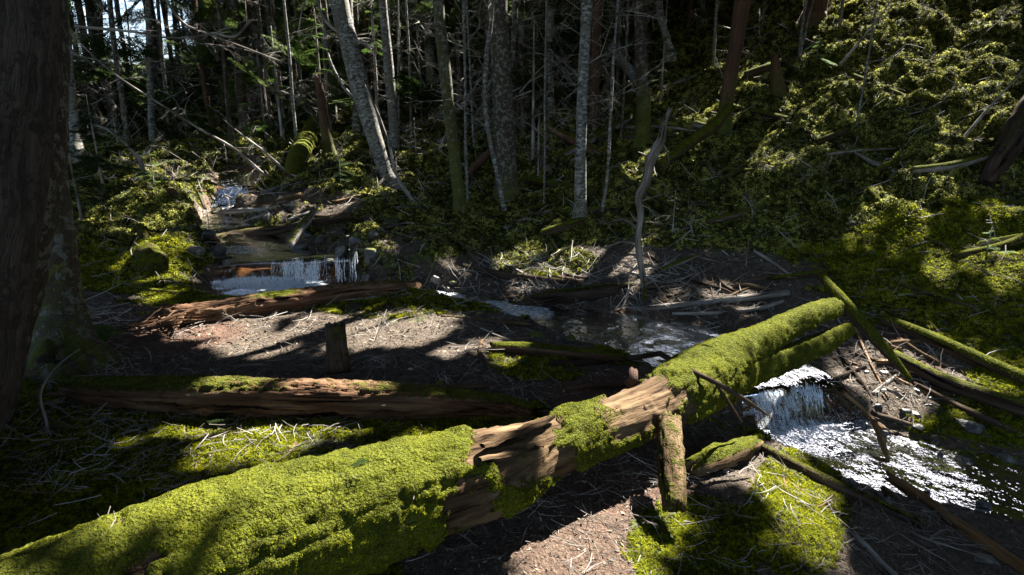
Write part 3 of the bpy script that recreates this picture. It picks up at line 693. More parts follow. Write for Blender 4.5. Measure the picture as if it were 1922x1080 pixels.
simple('fallen_log', 'small pale log wedged above the dark wet log in the cascade', 'log', [(382,412,5),(420,405,5),(462,398,4)], M_decay_pale, moss_some(.3,1,.6), seed=8.5, jag0=.03, jag1=.05, sides=10)
simple('broken_piece', 'splintered grey wood chunk leaning over the dark log in the cascade', 'log', [(543,462,6,7.0),(560,434,9,7.25),(578,412,8,7.5),(594,388,4,7.7)], M_grey, moss_some(), seed=9, jag0=.05, jag1=.08, rough=.16, sides=12)
simple('fallen_log', 'long thin mossy log lying level at the back of the valley', 'log', [(148,278,5),(250,274,6),(350,268,7),(430,262,7),(500,247,7),(565,238,6)], M_darklog, topmoss(-.2,.6,.95), 5000, tsize=.035, seed=10)
simple('mossy_log', 'short log with bright striped moss leaning at the back left of the leaning pale tree', 'log', [(546,330,11),(558,300,14),(576,264,15),(595,232,14),(607,212,10)], M_decay, topmoss(-.7,-.1,1), 6000, tsize=.024, seed=11, thick=.03, sides=20)
simple('pole', 'long straight barkless pole lying along the far bank of the stream', 'pole', [(1158,582,4),(1260,575,6),(1380,562,7),(1480,550,6)], M_grey, moss_some(.6,1,.3), seed=12, rough=.05, sides=12, jag0=.03)
simple('fallen_branch', 'curved grey branch lying just below the straight pole on the far bank', 'branch', [(1262,589,3),(1340,588,4),(1410,583,5),(1470,566,3)], M_grey, None, seed=13, rough=.08, sides=8)
simple('fallen_log', 'mossy log leaning diagonally over the forked end of the great mossy log', 'log', [(1540,518,7,4.95),(1575,558,11,4.75),(1620,610,12,4.6),(1665,660,9,4.5),(1708,712,4,4.42)], M_darklog, topmoss(-.3,.5,.95), 4500, tsize=.014, seed=14, rough=.08)
simple('fallen_log', 'upper mossy log running off the right edge below the hillside', 'log', [(1655,598,10),(1740,632,13),(1830,672,13),(1922,712,13),(2050,770,13)], M_darklog, topmoss(-.1,.6,.95), 4500, tsize=.015, seed=15)
simple('fallen_log', 'dark bare log below the upper mossy log at the right edge', 'log', [(1675,668,12),(1760,712,15),(1850,745,16),(1940,775,16),(2050,810,16)], M_darklog, moss_some(.2,1,.62), 800, tsize=.012, seed=16)
simple('fallen_log', 'slim mossy log on the hillside foot, highest of the logs at the right edge', 'log', [(1690,535,6),(1780,562,6),(1860,580,6),(1960,600,6)], M_darklog, topmoss(0,.7,.8), 1200, tsize=.015, seed=17, sides=12)
simple('fallen_log', 'wet orange-brown log lying from the stream to the bottom right corner', 'log', [(1668,895,8,3.62),(1720,930,13,3.45),(1780,978,15,3.2),(1850,1025,16,3.0),(1935,1085,17,2.8)], M_wetwood, moss_some(.9,1,.2), seed=18, rough=.09, jag0=.03)
simple('fallen_log', 'dark rotten log along the near bank of the lower pool', 'log', [(1400,822,6),(1470,862,10),(1560,908,12),(1650,950,12),(1730,985,8)], M_darklog, moss_some(.3,1,.55), 900, tsize=.010, seed=19, rough=.12)
simple('fallen_log', 'thin debris-strewn log on the stony bank right of the waterfall', 'log', [(868,500,6),(920,512,7),(1000,522,7),(1082,532,5)], M_darklog, moss_some(.4,1,.5), seed=20, rough=.12, sides=12)
simple('fallen_log', 'thick dark rotten log at the stream edge in front of the dead snag', 'log', [(968,572,8),(1030,560,14),(1110,550,15),(1180,538,9)], M_darklog, moss_some(.2,1,.55), 900, tsize=.013, seed=21, rough=.15, jag0=.08, jag1=.06)
simple('mossy_log', 'half-buried rotten log with moss and stones between clearing and stream', 'log', [(918,652,9),(980,655,13),(1060,662,13),(1120,668,12),(1172,676,9)], M_decay, topmoss(.2,.8,.75), 3000, tsize=.011, seed=22, rough=.14, jag0=.05)
fb = mk_obj('fallen_branch', None)
for sp_ in ([(1035,682,7),(1100,682,7),(1170,674,6),(1240,664,5,3.75)], [(1238,664,5,3.74),(1290,692,5,3.25),(1350,722,5,3.1),(1400,752,5,3.15),(1442,780,2,3.2)], [(1345,722,3,3.1),(1370,760,3,3.2),(1392,792,2,3.3)]):
    add_log('branch', None, None, sp_, M_darklog, None, parent=fb, part='limb', seed=23, sides=10, rough=.1, step=.03)
tagit(fb, 'crooked grey dead branch draped over the mossy log', 'branch')
simple('standing_post', 'square broken post of tan wood leaning against the great mossy log', 'post', [(1258,786,20,2.85),(1258,840,24,2.72),(1261,900,25,2.6),(1266,955,21,2.5)], M_decay_pale, lambda s, nz, V: .46 * np.ones(len(s)), 500, tsize=.008, seed=24, rough=.10, ridge=.12, sides=44, step=.02, jag0=.015, jag1=.012, grain=.5)
simple('rotten_chunk', 'crumbling pale wood chunk with moss right of the leaning post', 'log', [(1292,880,20),(1340,862,26),(1390,842,22),(1418,830,12)], M_decay_pale, topmoss(.0,.8,.72), 2600, tsize=.010, seed=25, rough=.4, sides=24, jag0=.05, jag1=.04)
simple('stump', 'small square-topped mossy stump standing in the brown clearing', 'stump', [(636,700,24,3.78),(634,670,20,3.8),(631,640,18,3.82),(629,610,17,3.84)], M_darklog, lambda s, nz, V: .40 + .35 * fbm(V * 12, 2), 700, tsize=.010, seed=26, rough=.12, sides=20, jag1=.02)
simple('stump', 'dark mossy pointed stump on the bank left of the waterfall', 'stump', [(285,495,26),(276,465,17,6.55),(270,440,11,6.6),(262,425,6,6.62),(254,432,4,6.6)], M_darklog, lambda s, nz, V: .56 + .3 * fbm(V * 10, 2), 5000, tsize=.016, seed=27, rough=.35, sides=18, jag1=.05)
simple('stump', 'broken wet stump with a lit mossy slab beside the top of the cascade', 'stump', [(322,362,10),(324,345,8,9.2),(320,322,6,9.3)], M_redbark, moss_some(.2,1,.6), seed=28, rough=.2, sides=12, jag1=.1)
simple('root_stub', 'small reddish broken root stub beside the mossy log', 'stump', [(1178,722,9,3.2),(1188,712,9,3.22),(1189,694,8,3.25)], M_redbark, None, seed=29, rough=.15, sides=12, jag1=.01)
simple('fallen_branch', 'red-brown rotten branch pointing at the root stub by the mossy log', 'branch', [(1062,732,4),(1110,725,5),(1170,722,4)], M_redbark, None, seed=30, rough=.2, sides=10)
simple('fallen_branch', 'thin stick lying at the clearing edge beside the stream shallows', 'branch', [(828,594,2.5),(900,600,3.5),(960,606,4),(998,610,4)], M_decay_pale, moss_some(.4,1,.6), seed=31, sides=8)
simple('fallen_branch', 'thin mossy stick at the left foot of the mossy mound', 'branch', [(215,535,4),(280,545,5),(350,552,5),(385,553,3)], M_decay_pale, topmoss(.3,.8,.7), 600, tsize=.015, seed=32, sides=8)
simple('root', 'curled bark root strip on the ground by the half-buried log', 'root', [(905,640,4),(900,660,4),(915,680,4),(943,692,3)], M_decay_pale, None, seed=33, sides=8, rough=.1)
simple('fallen_branch', 'pale stick lying lowest on the near bank toward the bottom edge', 'branch', [(1572,975,3),(1610,1010,5),(1650,1050,5),(1700,1100,4)], M_grey, None, seed=34, sides=8)
simple('fallen_branch', 'green stick across the sparkling water at the right edge', 'branch', [(1750,812,2.5,3.98),(1830,830,4,3.85),(1890,842,4,3.8),(1960,850,4,3.75)], M_darklog, topmoss(-.2,.5,.8), 300, tsize=.008, seed=35, sides=8)
simple('fallen_log', 'slender bare log bridging the dark right bank toward the right edge', 'log', [(1716,720,6),(1790,760,7),(1860,792,7),(1960,840,7)], M_darklog, moss_some(.5,1,.4), seed=36, sides=12)
simple('fallen_branch', 'broken brown branch half in the water left of the glittering ripples', 'branch', [(1640,790,5,4.15),(1655,830,6,4.0),(1668,865,3,3.9)], M_wetwood, None, seed=37, sides=10, rough=.2)
hr = random.Random(909)
for k in range(46):
    px = hr.uniform(1000, 1920); py = hr.uniform(40, 520) if px > 1250 else hr.uniform(150, 420); L = hr.uniform(60, 190); an = hr.choice([hr.uniform(-.7, -.3), hr.uniform(-.5, .1), hr.uniform(.2, .8)])
    dx, dy = L * math.cos(an), L * math.sin(an); rp = hr.uniform(3, 8)
    simple('fallen_branch', ('moss-grown dead wood half sunk in the moss of the hillside %s' % ('far right' if px > 1600 else 'behind the snag' if px > 1250 else 'among the pale trunks')), 'log', [(px - dx/2, py - dy/2, rp), (px + hr.uniform(-8, 8), py + hr.uniform(-8, 8), rp * 1.1), (px + dx/2, py + dy/2, rp * .6)], M_darklog if hr.random() < .8 else M_grey, topmoss(-.2, .6, hr.uniform(.5, 1)), 900, tsize=.016, seed=50 + k, sides=12, group='mossy dead wood on the hillside %s' % ('far right' if px > 1600 else 'behind the snag' if px > 1250 else 'among the pale trunks'), rough=.1)
jr = random.Random(404)
def sticks(n, x0, x1, y0, y1, Lr, rr_, ang, label, group, mats, mossy=.3):
    for k in range(n):
        px = jr.uniform(x0, x1); py = jr.uniform(y0, y1); L = jr.uniform(*Lr); an = jr.choice(ang) + jr.gauss(0, .25); rp = jr.uniform(*rr_); dx, dy = L * math.cos(an), L * math.sin(an)
        simple('fallen_branch', label, 'branch', [(px - dx/2, py - dy/2, rp), (px - dx*.15, py - dy*.15 + jr.uniform(-4, 4), rp * .95), (px + dx*.2, py + dy*.2 + jr.uniform(-5, 5), rp * .8), (px + dx/2, py + dy/2, rp * .45)], jr.choice(mats), moss_some(.3, 1, mossy), seed=200 + k, sides=9, rough=.16, jag0=.02, group=group)
sticks(30, 1580, 1800, 600, 800, (50, 150), (2.2, 5.5), [.6, .9, -.3, .3], 'splintered driftwood stick jammed on the dark bank below the leaning mossy log', 'driftwood sticks on the right bank', [M_grey, M_darklog, M_darklog, M_wetwood, M_decay_pale])
sticks(24, 880, 1480, 500, 575, (50, 160), (1.8, 4.5), [0., -.2, .2, .5], 'dead stick in the debris along the far edge of the stream', 'sticks along the far stream edge', [M_grey, M_darklog, M_decay, M_decay_pale])
sticks(18, 40, 620, 800, 930, (60, 170), (1.6, 3.6), [0., -.5, .6, 1.2, -.9], 'pale crooked stick lying on the mossy ground at lower left', 'pale sticks at lower left', [M_grey, M_decay_pale], .0)
sticks(16, 1340, 1760, 920, 1075, (60, 170), (1.5, 3.5), [.7, .9, .2, -.4], 'thin stick lying on the near bank at the bottom right', 'sticks on the near bank', [M_grey, M_darklog, M_decay_pale], .2)
sticks(16, 380, 700, 350, 420, (30, 90), (1.4, 3.4), [0., -.3, .3], 'bleached stick among the stones of the upper stream', 'sticks in the upper stream', [M_grey, M_decay_pale, M_darklog], .3)
# hillside logs
simple('mossy_log', 'sunlit mossy log pointing down the steep hillside at the right', 'log', [(1715,180,5,8.9),(1780,202,7,8.7),(1840,228,8,8.5),(1900,255,10,8.3)], M_darklog, topmoss(-.3,.5,1), 4500, tsize=.02, seed=38, thick=.02)
simple('mossy_log', 'mossy log sloping upward to the red-brown tree on the hillside', 'log', [(1238,312,9,8.4),(1290,272,10,8.7),(1340,235,11,9.0),(1370,200,8,9.3)], M_darklog, topmoss(-.3,.5,1), 5000, tsize=.022, seed=39)
simple('mossy_log', 'dark mossy log lying under the birches above the forest floor', 'log', [(985,338,7),(1030,345,8),(1085,352,6)], M_darklog, topmoss(-.2,.5,.9), 1500, tsize=.025, seed=40)
simple('fallen_log', 'broken log with a pale snapped end among the birches', 'log', [(1025,236,5,11.5),(1070,260,9,11.2),(1120,285,10,10.8),(1170,312,10,10.4)], M_decay, topmoss(.1,.8,.75), 2000, tsize=.025, seed=41, jag0=.1)
simple('fallen_log', 'pale mottled log leaning downslope behind the dead snag', 'log', [(1148,88,8,13),(1170,120,9,12.6),(1196,150,9,12.2),(1215,180,8,11.8)], M_pale, moss_some(.2,1,.5), seed=42, sides=12)
simple('fallen_log', 'short reddish stick-like log behind the thin pale sapling', 'log', [(878,328,7,10.3),(900,305,8,10.3),(925,282,7,10.3)], M_redbark, None, seed=43, sides=12, jag1=.1)
simple('mossy_log', 'long dark mossy log climbing the slope behind the birches', 'log', [(1000,215,7,14.),(1050,180,8,14.5),(1100,130,8,15.3),(1160,90,8,16)], M_darklog, topmoss(-.2,.5,.9), 1800, tsize=.04, seed=44)
simple('root', 'mossy root descending at the far right edge of the hillside', 'root', [(1850,370,6,6.6),(1885,410,9,6.3),(1922,465,11,6.0),(1970,530,12,5.7)], M_darklog, topmoss(-.2,.6,.9), 2500, tsize=.016, seed=45)
simple('leaning_trunk', 'dim brown trunk base leaning out of the right edge', 'log', [(1850,345,12),(1885,290,20),(1925,225,25),(1980,150,27)], M_darklog, topmoss(.4,1,.5), seed=46, sides=20)
simple('mossy_log', 'narrow mossy log lit in the middle of the hillside clutter', 'log', [(1600,460,7,6.5),(1660,440,9,6.7),(1720,408,9,6.9),(1765,380,6,7.1)], M_darklog, topmoss(-.3,.5,1), 3500, tsize=.017, seed=47)
#MARK-TREES
# ------------------------------------------------------------------ rocks
def rock_mesh(name, seed, mossy=0., flat=.6):
    import bmesh
    bm = bmesh.new(); bmesh.ops.create_icosphere(bm, subdivisions=4, radius=1); m = bpy.data.meshes.new(name); bm.to_mesh(m); bm.free()
    V = np.zeros(len(m.vertices) * 3, np.float32); m.vertices.foreach_get('co', V); V = V.reshape(-1, 3).astype(float)
    r = np.random.default_rng(seed)
    for k in range(13):
        nrm = r.normal(size=3); nrm /= np.linalg.norm(nrm); d = r.uniform(.5, .85); e = V @ nrm - d; V = V - np.clip(e, 0, None)[:, None] * nrm[None]
    V = V * (1 + .10 * fbm(V * 1.7 + seed, 3) + .03 * fbm(V * 6 + seed, 3))[:, None] * [1, .75, flat]
    m.vertices.foreach_set('co', V.astype(np.float32).ravel()); m.materials.append(M_rock)
    a = m.attributes.new('mossy', 'FLOAT', 'POINT'); a.data.foreach_set('value', np.full(len(V), mossy, np.float32))
    for p in m.polygons: p.use_smooth = True
    m.update(); return m
ROCKS = [rock_mesh('rock', s_, 0., f_) for s_, f_ in ((1, .6), (2, .75), (3, .35), (4, .5))]
ROCKSM = [rock_mesh('rock', s_, .75, f_) for s_, f_ in ((5, .7), (6, .55))]
def rock(px, py, rpx, label=None, moss=False, h=0., group=None, k=None, t=None, name='rock', sink=.25):
    p, tt = at(px, py, h) if t is None else (ray(px, py, t), t)
    s = rpx * tt / F; m = R.choice(ROCKSM if moss else ROCKS) if k is None else (ROCKSM if moss else ROCKS)[k]
    o = mk_obj(name, m, None, (p[0], p[1], p[2] - s * sink * .3)); o.rotation_euler = (R.uniform(-.3, .3), R.uniform(-.3, .3), R.uniform(0, 6.28)); o.scale = (s, s * R.uniform(.85, 1.15), s * R.uniform(.85, 1.1))
    return tagit(o, label, 'rock', group)
rock(1622, 888, 30, 'dark pointed boulder standing in the foam of the lower pool', k=1, h=.05)
rock(1545, 768, 26, 'dark wet boulder in the middle of the lower waterfall', k=1, h=.0)
rock(1462, 775, 18, 'dark wet rock at the left side of the lower waterfall', k=0, h=.0)
rock(1618, 800, 24, 'dark rock with driftwood at the right side of the lower waterfall', k=1, h=.0)
for (x, y, r_) in [(410,470,15),(440,452,11),(560,462,17),(600,448,14),(640,470,16),(668,452,13),(520,478,9),(480,455,10),(700,440,12),(575,440,9),(395,440,12),(620,490,12),(425,492,12),(370,470,14),(655,500,14),(690,520,12)]:
    rock(x, y, r_ * 1.25, 'dark wet ledge stone in the water above the pool', group='ledge stones above the pool', h=.07)
for (x, y, r_) in [(1700,842,14),(1760,858,20),(1690,905,15),(1740,925,12),(1795,915,16),(1845,945,14),(1780,870,9),(1850,885,18),(1600,905,12),(1660,940,13),(1575,880,10),(1880,915,11),(1720,800,14),(1660,812,12)]:
    rock(x, y, r_, 'brown wet stone breaking the surface of the ripples', group='stones breaking the ripples', h=.05)
rock(1735, 742, 22, 'flat pale wet slab on the right of the lower waterfall', k=2, h=.0)
rock(1800, 752, 20, 'small flat slab next to the dark bank right of the lower waterfall', k=2)
rock(1878, 862, 26, 'dark rounded rock in the ripples by the right edge', k=3)
rock(1815, 795, 34, 'wet shining rock behind the green stick at the right', k=3)
rock(1905, 938, 24, 'grey wedge stone on the bank at the bottom right edge', k=0)
rock(1840, 1048, 30, 'smooth grey stone half buried below the orange-brown log', k=3)
rock(818, 524, 17, 'dark rock left of the trickle where the stream leaves the pool', k=0)
rock(842, 545, 12, 'small dark rock in the narrow run of the stream', k=1)
rock(768, 468, 8, 'pale upright stone above the stream bank', k=1)
rock(1048, 636, 11, 'pale stone set in moss between clearing and stream', k=0)
rock(1155, 652, 15, 'mossy pointed stone at the right end of the half-buried log', True, k=0)
rock(1008, 628, 20, 'low mossy boulder by the stream shallows', True, k=1)
rock(1090, 612, 18, 'mossy dark stone at the water edge near the amber shallows', True, k=1)
rock(700, 480, 26, 'mossy ledge rock right of the waterfall', True, k=0)
rock(1070, 640, 16, 'lit green mossy stone behind the half-buried log', True, k=0)
for (x, y, r_) in [(470,410,9),(500,408,12),(530,402,10),(560,398,8),(590,400,9),(520,385,8),(480,372,9),(395,372,8),(380,395,10),(365,425,11),(640,455,9),(660,470,10),(410,345,9),(560,372,10),(600,382,11),(350,350,9),(385,345,8),
                   (850,530,8),(872,545,9),(895,560,8),(905,575,7),(930,545,9),(955,560,8),(880,590,7),(1000,545,9),(1090,560,8),(1150,575,9),(1180,588,7),(770,535,8),(790,520,9),(760,560,6),(1240,660,8),(1270,668,9),(1215,630,8),(1300,640,9),(1330,628,9)]:
    rock(x, y, r_, 'small wet stone among the rocks edging the stream', group='small stones along the stream', moss=R.random() < .2)
for k in range(46):
    x = R.uniform(1620, 1900); y = 720 + (x - 1620) * .32 + R.uniform(-40, 50)
    rock(x, y, R.uniform(5, 15), 'dark wet stone on the stony bank of the lower pool', group='stones around the lower pool')
for k in range(40):
    x = R.uniform(1560, 1920); y = 870 + (x - 1560) * .25 + R.uniform(-35, 90)
    rock(x, y, R.uniform(4, 11), 'stone lying in or beside the shallow ripples at lower right', group='stones around the lower pool')

# ------------------------------------------------------------------ dead branches and boughs (shared meshes)
def dead_branch(seed, curve=.3, n=4, droop=0., side=9):
    r = random.Random(seed); parts = []
    def grow(p, d, L, rad, lev):
        P = [p]; dd = d.copy(); m = 5
        for i in range(m):
            dd = (dd + Vector((r.gauss(0, curve*.35), r.gauss(0, curve*.35), r.gauss(0, curve*.3) - droop * .12))).normalized(); P.append(P[-1] + dd * L / m)
        V, Q, a, _, _ = tube(np.array([tuple(x) for x in P]), [rad, rad*.8, rad*.6, rad*.45, rad*.3, rad*.12], 4 if lev else 5, L / 5, .05, seed=seed)
        parts.append((V, Q, dict(lc=a['lc'], moss=np.zeros(len(V)))))
        if lev < n:
            for i in range(side if lev == 0 else 4):
                f = r.uniform(.15, 1.0) * m; k = min(int(f), m - 1); q = P[k].lerp(P[k+1], f - k); ax = (P[k+1] - P[k]).normalized()
                s = ax.orthogonal(); s.rotate(Matrix.Rotation(r.uniform(0, 6.28), 3, ax)); s.z *= .4
                grow(q, (ax * r.uniform(.5, 1.1) + s.normalized()).normalized(), L * r.uniform(.25, .5) * (1.1 - .5 * f / m), rad * .4, lev + 1)
    grow(Vector((0, 0, 0)), Vector((1, 0, .1)), 1., .0095, 0)
    return join(parts)
DEAD = [mk_mesh('branch', *join([dead_branch(s_, .35, n_, dr)])[:2], M_twig, True) for s_, n_, dr in ((1, 2, .3), (2, 2, .8), (3, 2, -.2), (4, 1, .5), (5, 1, 0), (6, 2, 1.4))]
for m in DEAD:
    m.materials.clear(); m.materials.append(M_twig)
def fir_bough(seed, n=14, dens=26):
    """flat green spray: a spine with side twigs carrying needles"""
    r = random.Random(seed); V = []; Q = []; dens *= 1.25
    def needle_row(p, d, L):
        side = Vector((-d.y, d.x, 0)).normalized(); m = max(4, int(L * dens))
        for i in range(m):
            f = (i + .5) / m; q = p + d * L * f - Vector((0, 0, .10 * (L * f) ** 2 * 3))
            for sg in (-1, 1):
                nl = .085 * (1 - .4 * f) * r.uniform(.8, 1.2); e = (side * sg + d * .7).normalized(); w = d * .016; b = len(V)
                up = Vector((0, 0, r.uniform(-.008, .015)))
                V.extend([q - w, q + e * nl * .6 - w * .8 + up, q + e * nl + up, q + w + e * nl * .2]); Q.append((b, b+1, b+2, b+3))
    needle_row(Vector((0, 0, 0)), Vector((1, 0, 0)), 1.)
    for i in range(n):
        f = .12 + .85 * i / n; p = Vector((f, 0, -.3 * f * f * .3)); L = .42 * (1 - f) ** .7 + .07
        for sg in (-1, 1):
            a = r.uniform(.75, 1.05); needle_row(p, Vector((math.cos(a), sg * math.sin(a), r.uniform(-.1, .05))).normalized(), L * r.uniform(.75, 1.1))
    return np.array([tuple(v) for v in V]), np.array(Q)
BOUGHD = [fir_bough(s_, n_, d_) for s_, n_, d_ in ((1, 12, 24), (2, 9, 20), (3, 14, 24))]
M_needle_lit = mat_leafy('sunlit_fir_needles', [(.3, (.03, .055, .012)), (.5, (.07, .13, .022)), (.7, (.15, .21, .04))], .6, .45, inst=False)  # lit copy of the needles: green raised so sprays look sunlit
BOUGH_LIT = [mk_mesh('bough', V, Q, M_needle_lit, False) for V, Q in BOUGHD]
BOUGH = [mk_mesh('bough', V, Q, M_needle, False) for V, Q in BOUGHD]
def add_child_mesh(name, mesh, parent, loc, yaw, pitch, sc, roll=0.):
    o = mk_obj(name, mesh, parent, loc); o.rotation_euler = (roll, pitch, yaw); o.scale = (sc, sc, sc); return o

# ------------------------------------------------------------------ trees
TREES = []     # roots that may carry a crown: (root, x, y)
def tree(label, spec, mat, moss=None, rough=.07, top=9., branches=6, bz=(.8, 4.5), bl=(.4, 1.2), name='tree', cat='tree', group=None, sides=16, tufts=0, flare=1.5, tz=None, green=0, seed=None, shade_crown=True, grain=1.):
    """spec rows from the base upward (px, py, r px[, depth]); the base stands on the ground"""
    rows = [list(r) for r in spec]; P, r = limb_pts([rows[0][:3]] if len(rows[0]) == 3 else [rows[0]])
    p, t = at(rows[0][0], rows[0][1], 0.) if len(rows[0]) == 3 else (ray(*[rows[0][0], rows[0][1], rows[0][3]]), rows[0][3])
    pts = [p]; rad = [rows[0][2] * t / F]; tt = t
    for q in rows[1:]:
        tn = q[3] if len(q) > 3 else None
        if tn is None:      # stay in the upright plane through the base: constant world y
            v = (540 - q[1]) / F; tn = p[1] / (CP + v * SP)
        pts.append(ray(q[0], q[1], tn)); rad.append(q[2] * tn / F)
    d = pts[-1] - pts[-2]; d = d / np.linalg.norm(d); d = (d + [0, 0, .6]); d /= np.linalg.norm(d)
    L = max(0., (p[2] + top - pts[-1][2]) / max(d[2], .2))
    if L > .2: pts.append(pts[-1] + d * L * .5); rad.append(rad[-1] * .75); pts.append(pts[-1] + d * L * .5); rad.append(rad[-1] * .4)
    base = pts[0].copy(); pts.insert(0, base - [0, 0, .18]); rad.insert(0, rad[0] * flare * 1.05); rad[1] = rad[1] * flare
    pts.insert(2, base + (pts[2] - base) * min(.3, .25 / max(.3, np.linalg.norm(pts[2] - base)))); rad.insert(2, rad[1] / flare * 1.05)
    pts = np.array(pts); rad = np.array(rad); sd_ = seed if seed is not None else R.uniform(0, 50)
    C = pts; V, Q, a, nz, sv = tube(catmull(C, 5), np.interp(np.linspace(0, 1, 5 * (len(C) - 1) + 1), np.linspace(0, 1, len(C)), rad), sides, .07 if top > 0 else .03, rough, grain, 0, .05 if top == 0 else 0, sd_)
    hgt = V[:, 2] - base[2]
    mm = np.clip(moss(sv, nz, V, hgt), 0, 1) if moss else np.clip(.5 - hgt * .55, 0, .6)
    a['moss'] = mm
    root = empty(name, base); V = V - base
    mk_obj('trunk', mk_mesh('trunk', V, Q, mat, True, a), root)
    if tufts: moss_on(V, Q, mm, tufts, .014, root, TUFTS_D, thr=.5)
    tagit(root, label, cat, group)
    rs = random.Random(int(sd_ * 100)); hs = np.array([q[2] for q in pts]) - base[2]
    for k in range(branches):
        z = rs.uniform(*bz); x = np.interp(z, hs, pts[:, 0]) - base[0]; y = np.interp(z, hs, pts[:, 1]) - base[1]
        add_child_mesh('branch', rs.choice(DEAD), root, (x, y, z), rs.uniform(0, 6.28), rs.uniform(-.5, .35), rs.uniform(*bl), rs.uniform(-1, 1))
    for k in range(green):
        z = rs.uniform(*bz); x = np.interp(z, hs, pts[:, 0]) - base[0]; y = np.interp(z, hs, pts[:, 1]) - base[1]
        add_child_mesh('bough', rs.choice(BOUGH), root, (x, y, z), rs.uniform(0, 6.28), rs.uniform(-.1, .4), rs.uniform(*bl), rs.uniform(-.3, .3))
    if shade_crown: TREES.append((root, base[0], base[1], base[2] + top))
    return root
mbase = lambda k: (lambda s, nz, V, h: np.clip(k - h * .35, 0, 1))
tree('huge dark smooth-barked trunk filling the left edge of the picture', [(-310,1050,150,2.2),(-180,700,160,2.2),(-160,600,160,2.2),(-124,400,160,2.2),(-100,200,160,2.2),(-82,0,155,2.2)], M_nearbark, lambda s, nz, V, h: 0*h, sides=48, branches=0, flare=1.1, seed=3.3, grain=.5)
tree('leaning rough lichen-spotted trunk just right of the huge dark trunk', [(-120,800,95,2.95),(-28,600,76,2.95),(6,450,74,2.95),(33,250,72,2.95),(40,120,68,2.95),(40,0,64,2.95)], M_lichenbark, lambda s, nz, V, h: .25+0*h, sides=44, branches=2, bz=(2.6,3.5), flare=1.1, seed=7.9, grain=1.4)
t3 = tree('dark mossy old trunk with flared roots behind the leaning lichen trunk', [(128,695,70,3.95),(118,640,52,4.0),(108,560,40,4.1),(98,420,34,4.2),(90,300,30,4.3),(84,0,28,4.4)], M_firbark, lambda s, nz, V, h: np.clip(.52 - h*.1, 0, 1), sides=32, branches=7, bz=(.3,1.3), bl=(.3,.6), tufts=3500, flare=1.35, seed=9.1)
for k, (x0, y0, x1, y1) in enumerate([(130,650,205,692),(120,660,160,705),(100,660,60,705),(110,640,185,668)]):
    p, t = at(x0, y0, .16); q, t2 = at(x1, y1, .0); V, Q, a, nz, sv = limb_mesh((np.array([p - np.array([0,0,0]) , (p + q) / 2 + [0, 0, .05], q]) - np.array(t3.location), np.array([.09, .06, .025])), M_firbark, seed=k, sides=12, moss=topmoss(-.3, .5, .9))
    mk_obj('root', mk_mesh('root', V, Q, M_firbark, True, a), t3)
tree('short pale sunlit trunk showing just behind the leaning lichen trunk', [(145,285,9,9.0),(138,220,8,9.0),(128,120,8,9.0),(118,0,7,9.0)], M_pale, mbase(.4), seed=1.2)
tree('tall pale mottled tree leaning left, brightest in the middle background', [(737,350,13),(722,320,13),(700,250,15),(672,150,17),(655,80,17),(636,0,17)], M_pale, mbase(.35), sides=24, branches=5, bz=(1.2,4), seed=12.4)
tree('slim pale tree right of the brightest leaning tree', [(741,290,10),(738,220,9),(728,110,9),(718,0,8)], M_pale, mbase(.35), branches=6, seed=13.4, green=2)
tree('grey mottled trunk with a bent mossy foot, right of the slim pale tree', [(822,226,9),(816,190,8),(806,100,9),(800,0,9)], M_pale, mbase(.9), branches=6, seed=14.4)
tree('olive mossy trunk with a slight bend left of the broad central trunk', [(864,402,11),(856,320,11),(842,200,10),(832,100,11),(822,0,11)], M_lichenbark, lambda s, nz, V, h: np.clip(.62 - h*.06, 0, 1), branches=8, seed=15.4, tufts=0)
tree('broad dark mottled trunk in the centre of the forest', [(952,372,20),(948,280,19),(942,150,18),(934,0,18)], M_lichenbark, mbase(.6), sides=24, branches=10, bz=(.6,4.5), seed=16.4)
tree('thin crooked pale stem in front of the broad dark central trunk', [(946,392,4.5),(934,330,4.5),(918,255,4.5),(910,180,5),(914,100,4.5),(925,0,4)], M_pale, mbase(.3), branches=4, sides=10, seed=17.4, flare=1.1)
tree('straight trunk with a bright sunlit right edge, right of centre', [(1050,192,8),(1056,100,7.5),(1062,0,8)], M_pale, mbase(.7), branches=5, seed=18.4)
tree('speckled grey-brown trunk standing right of the bright-edged one', [(1089,408,11),(1090,300,10),(1094,150,10),(1102,0,10)], M_pale, mbase(.5), branches=9, bz=(.8,4.), seed=19.4, sides=20)
tree('smooth reddish trunk close behind the speckled grey-brown trunk', [(1112,260,9),(1118,130,9),(1122,0,10)], M_redbark, mbase(.4), branches=4, seed=20.4)
tree('short-looking pale bent trunk at the top right of centre', [(1257,100,8,12.2),(1248,60,6.5,12.2),(1236,0,6.5,12.2)], M_pale, mbase(.4), branches=3, seed=21.4)
tree('red-brown upright trunk on the hillside right of the dead snag', [(1354,265,15),(1362,200,13),(1375,120,13),(1394,0,15)], M_redbark, mbase(.75), branches=6, bl=(.3,.8), seed=22.4, sides=20)
tree('broken reddish snag with torn top right of the broad central trunk', [(1001,190,13),(996,150,10),(992,100,6)], M_redbark, mbase(.4), top=0, branches=1, seed=23.4, shade_crown=False, flare=1.2)
tree('brownish snag standing beside the short striped mossy log', [(622,302,11),(610,240,9),(602,180,8),(595,140,6)], M_redbark, mbase(.7), top=0, branches=5, bz=(.5,2.0), seed=24.4, shade_crown=False)
tree('stubby brown snag on the upper hillside', [(1462,185,15),(1458,150,12),(1454,105,7)], M_redbark, mbase(.6), top=0, branches=1, bz=(.3,.8), bl=(.3,.5), seed=25.4, shade_crown=False)
tree('pair of big reddish trunk feet cut by the top edge of the hillside', [(1522,52,24),(1530,20,20),(1536,0,18)], M_redbark, mbase(.5), branches=2, bl=(.3,.6), seed=26.4)
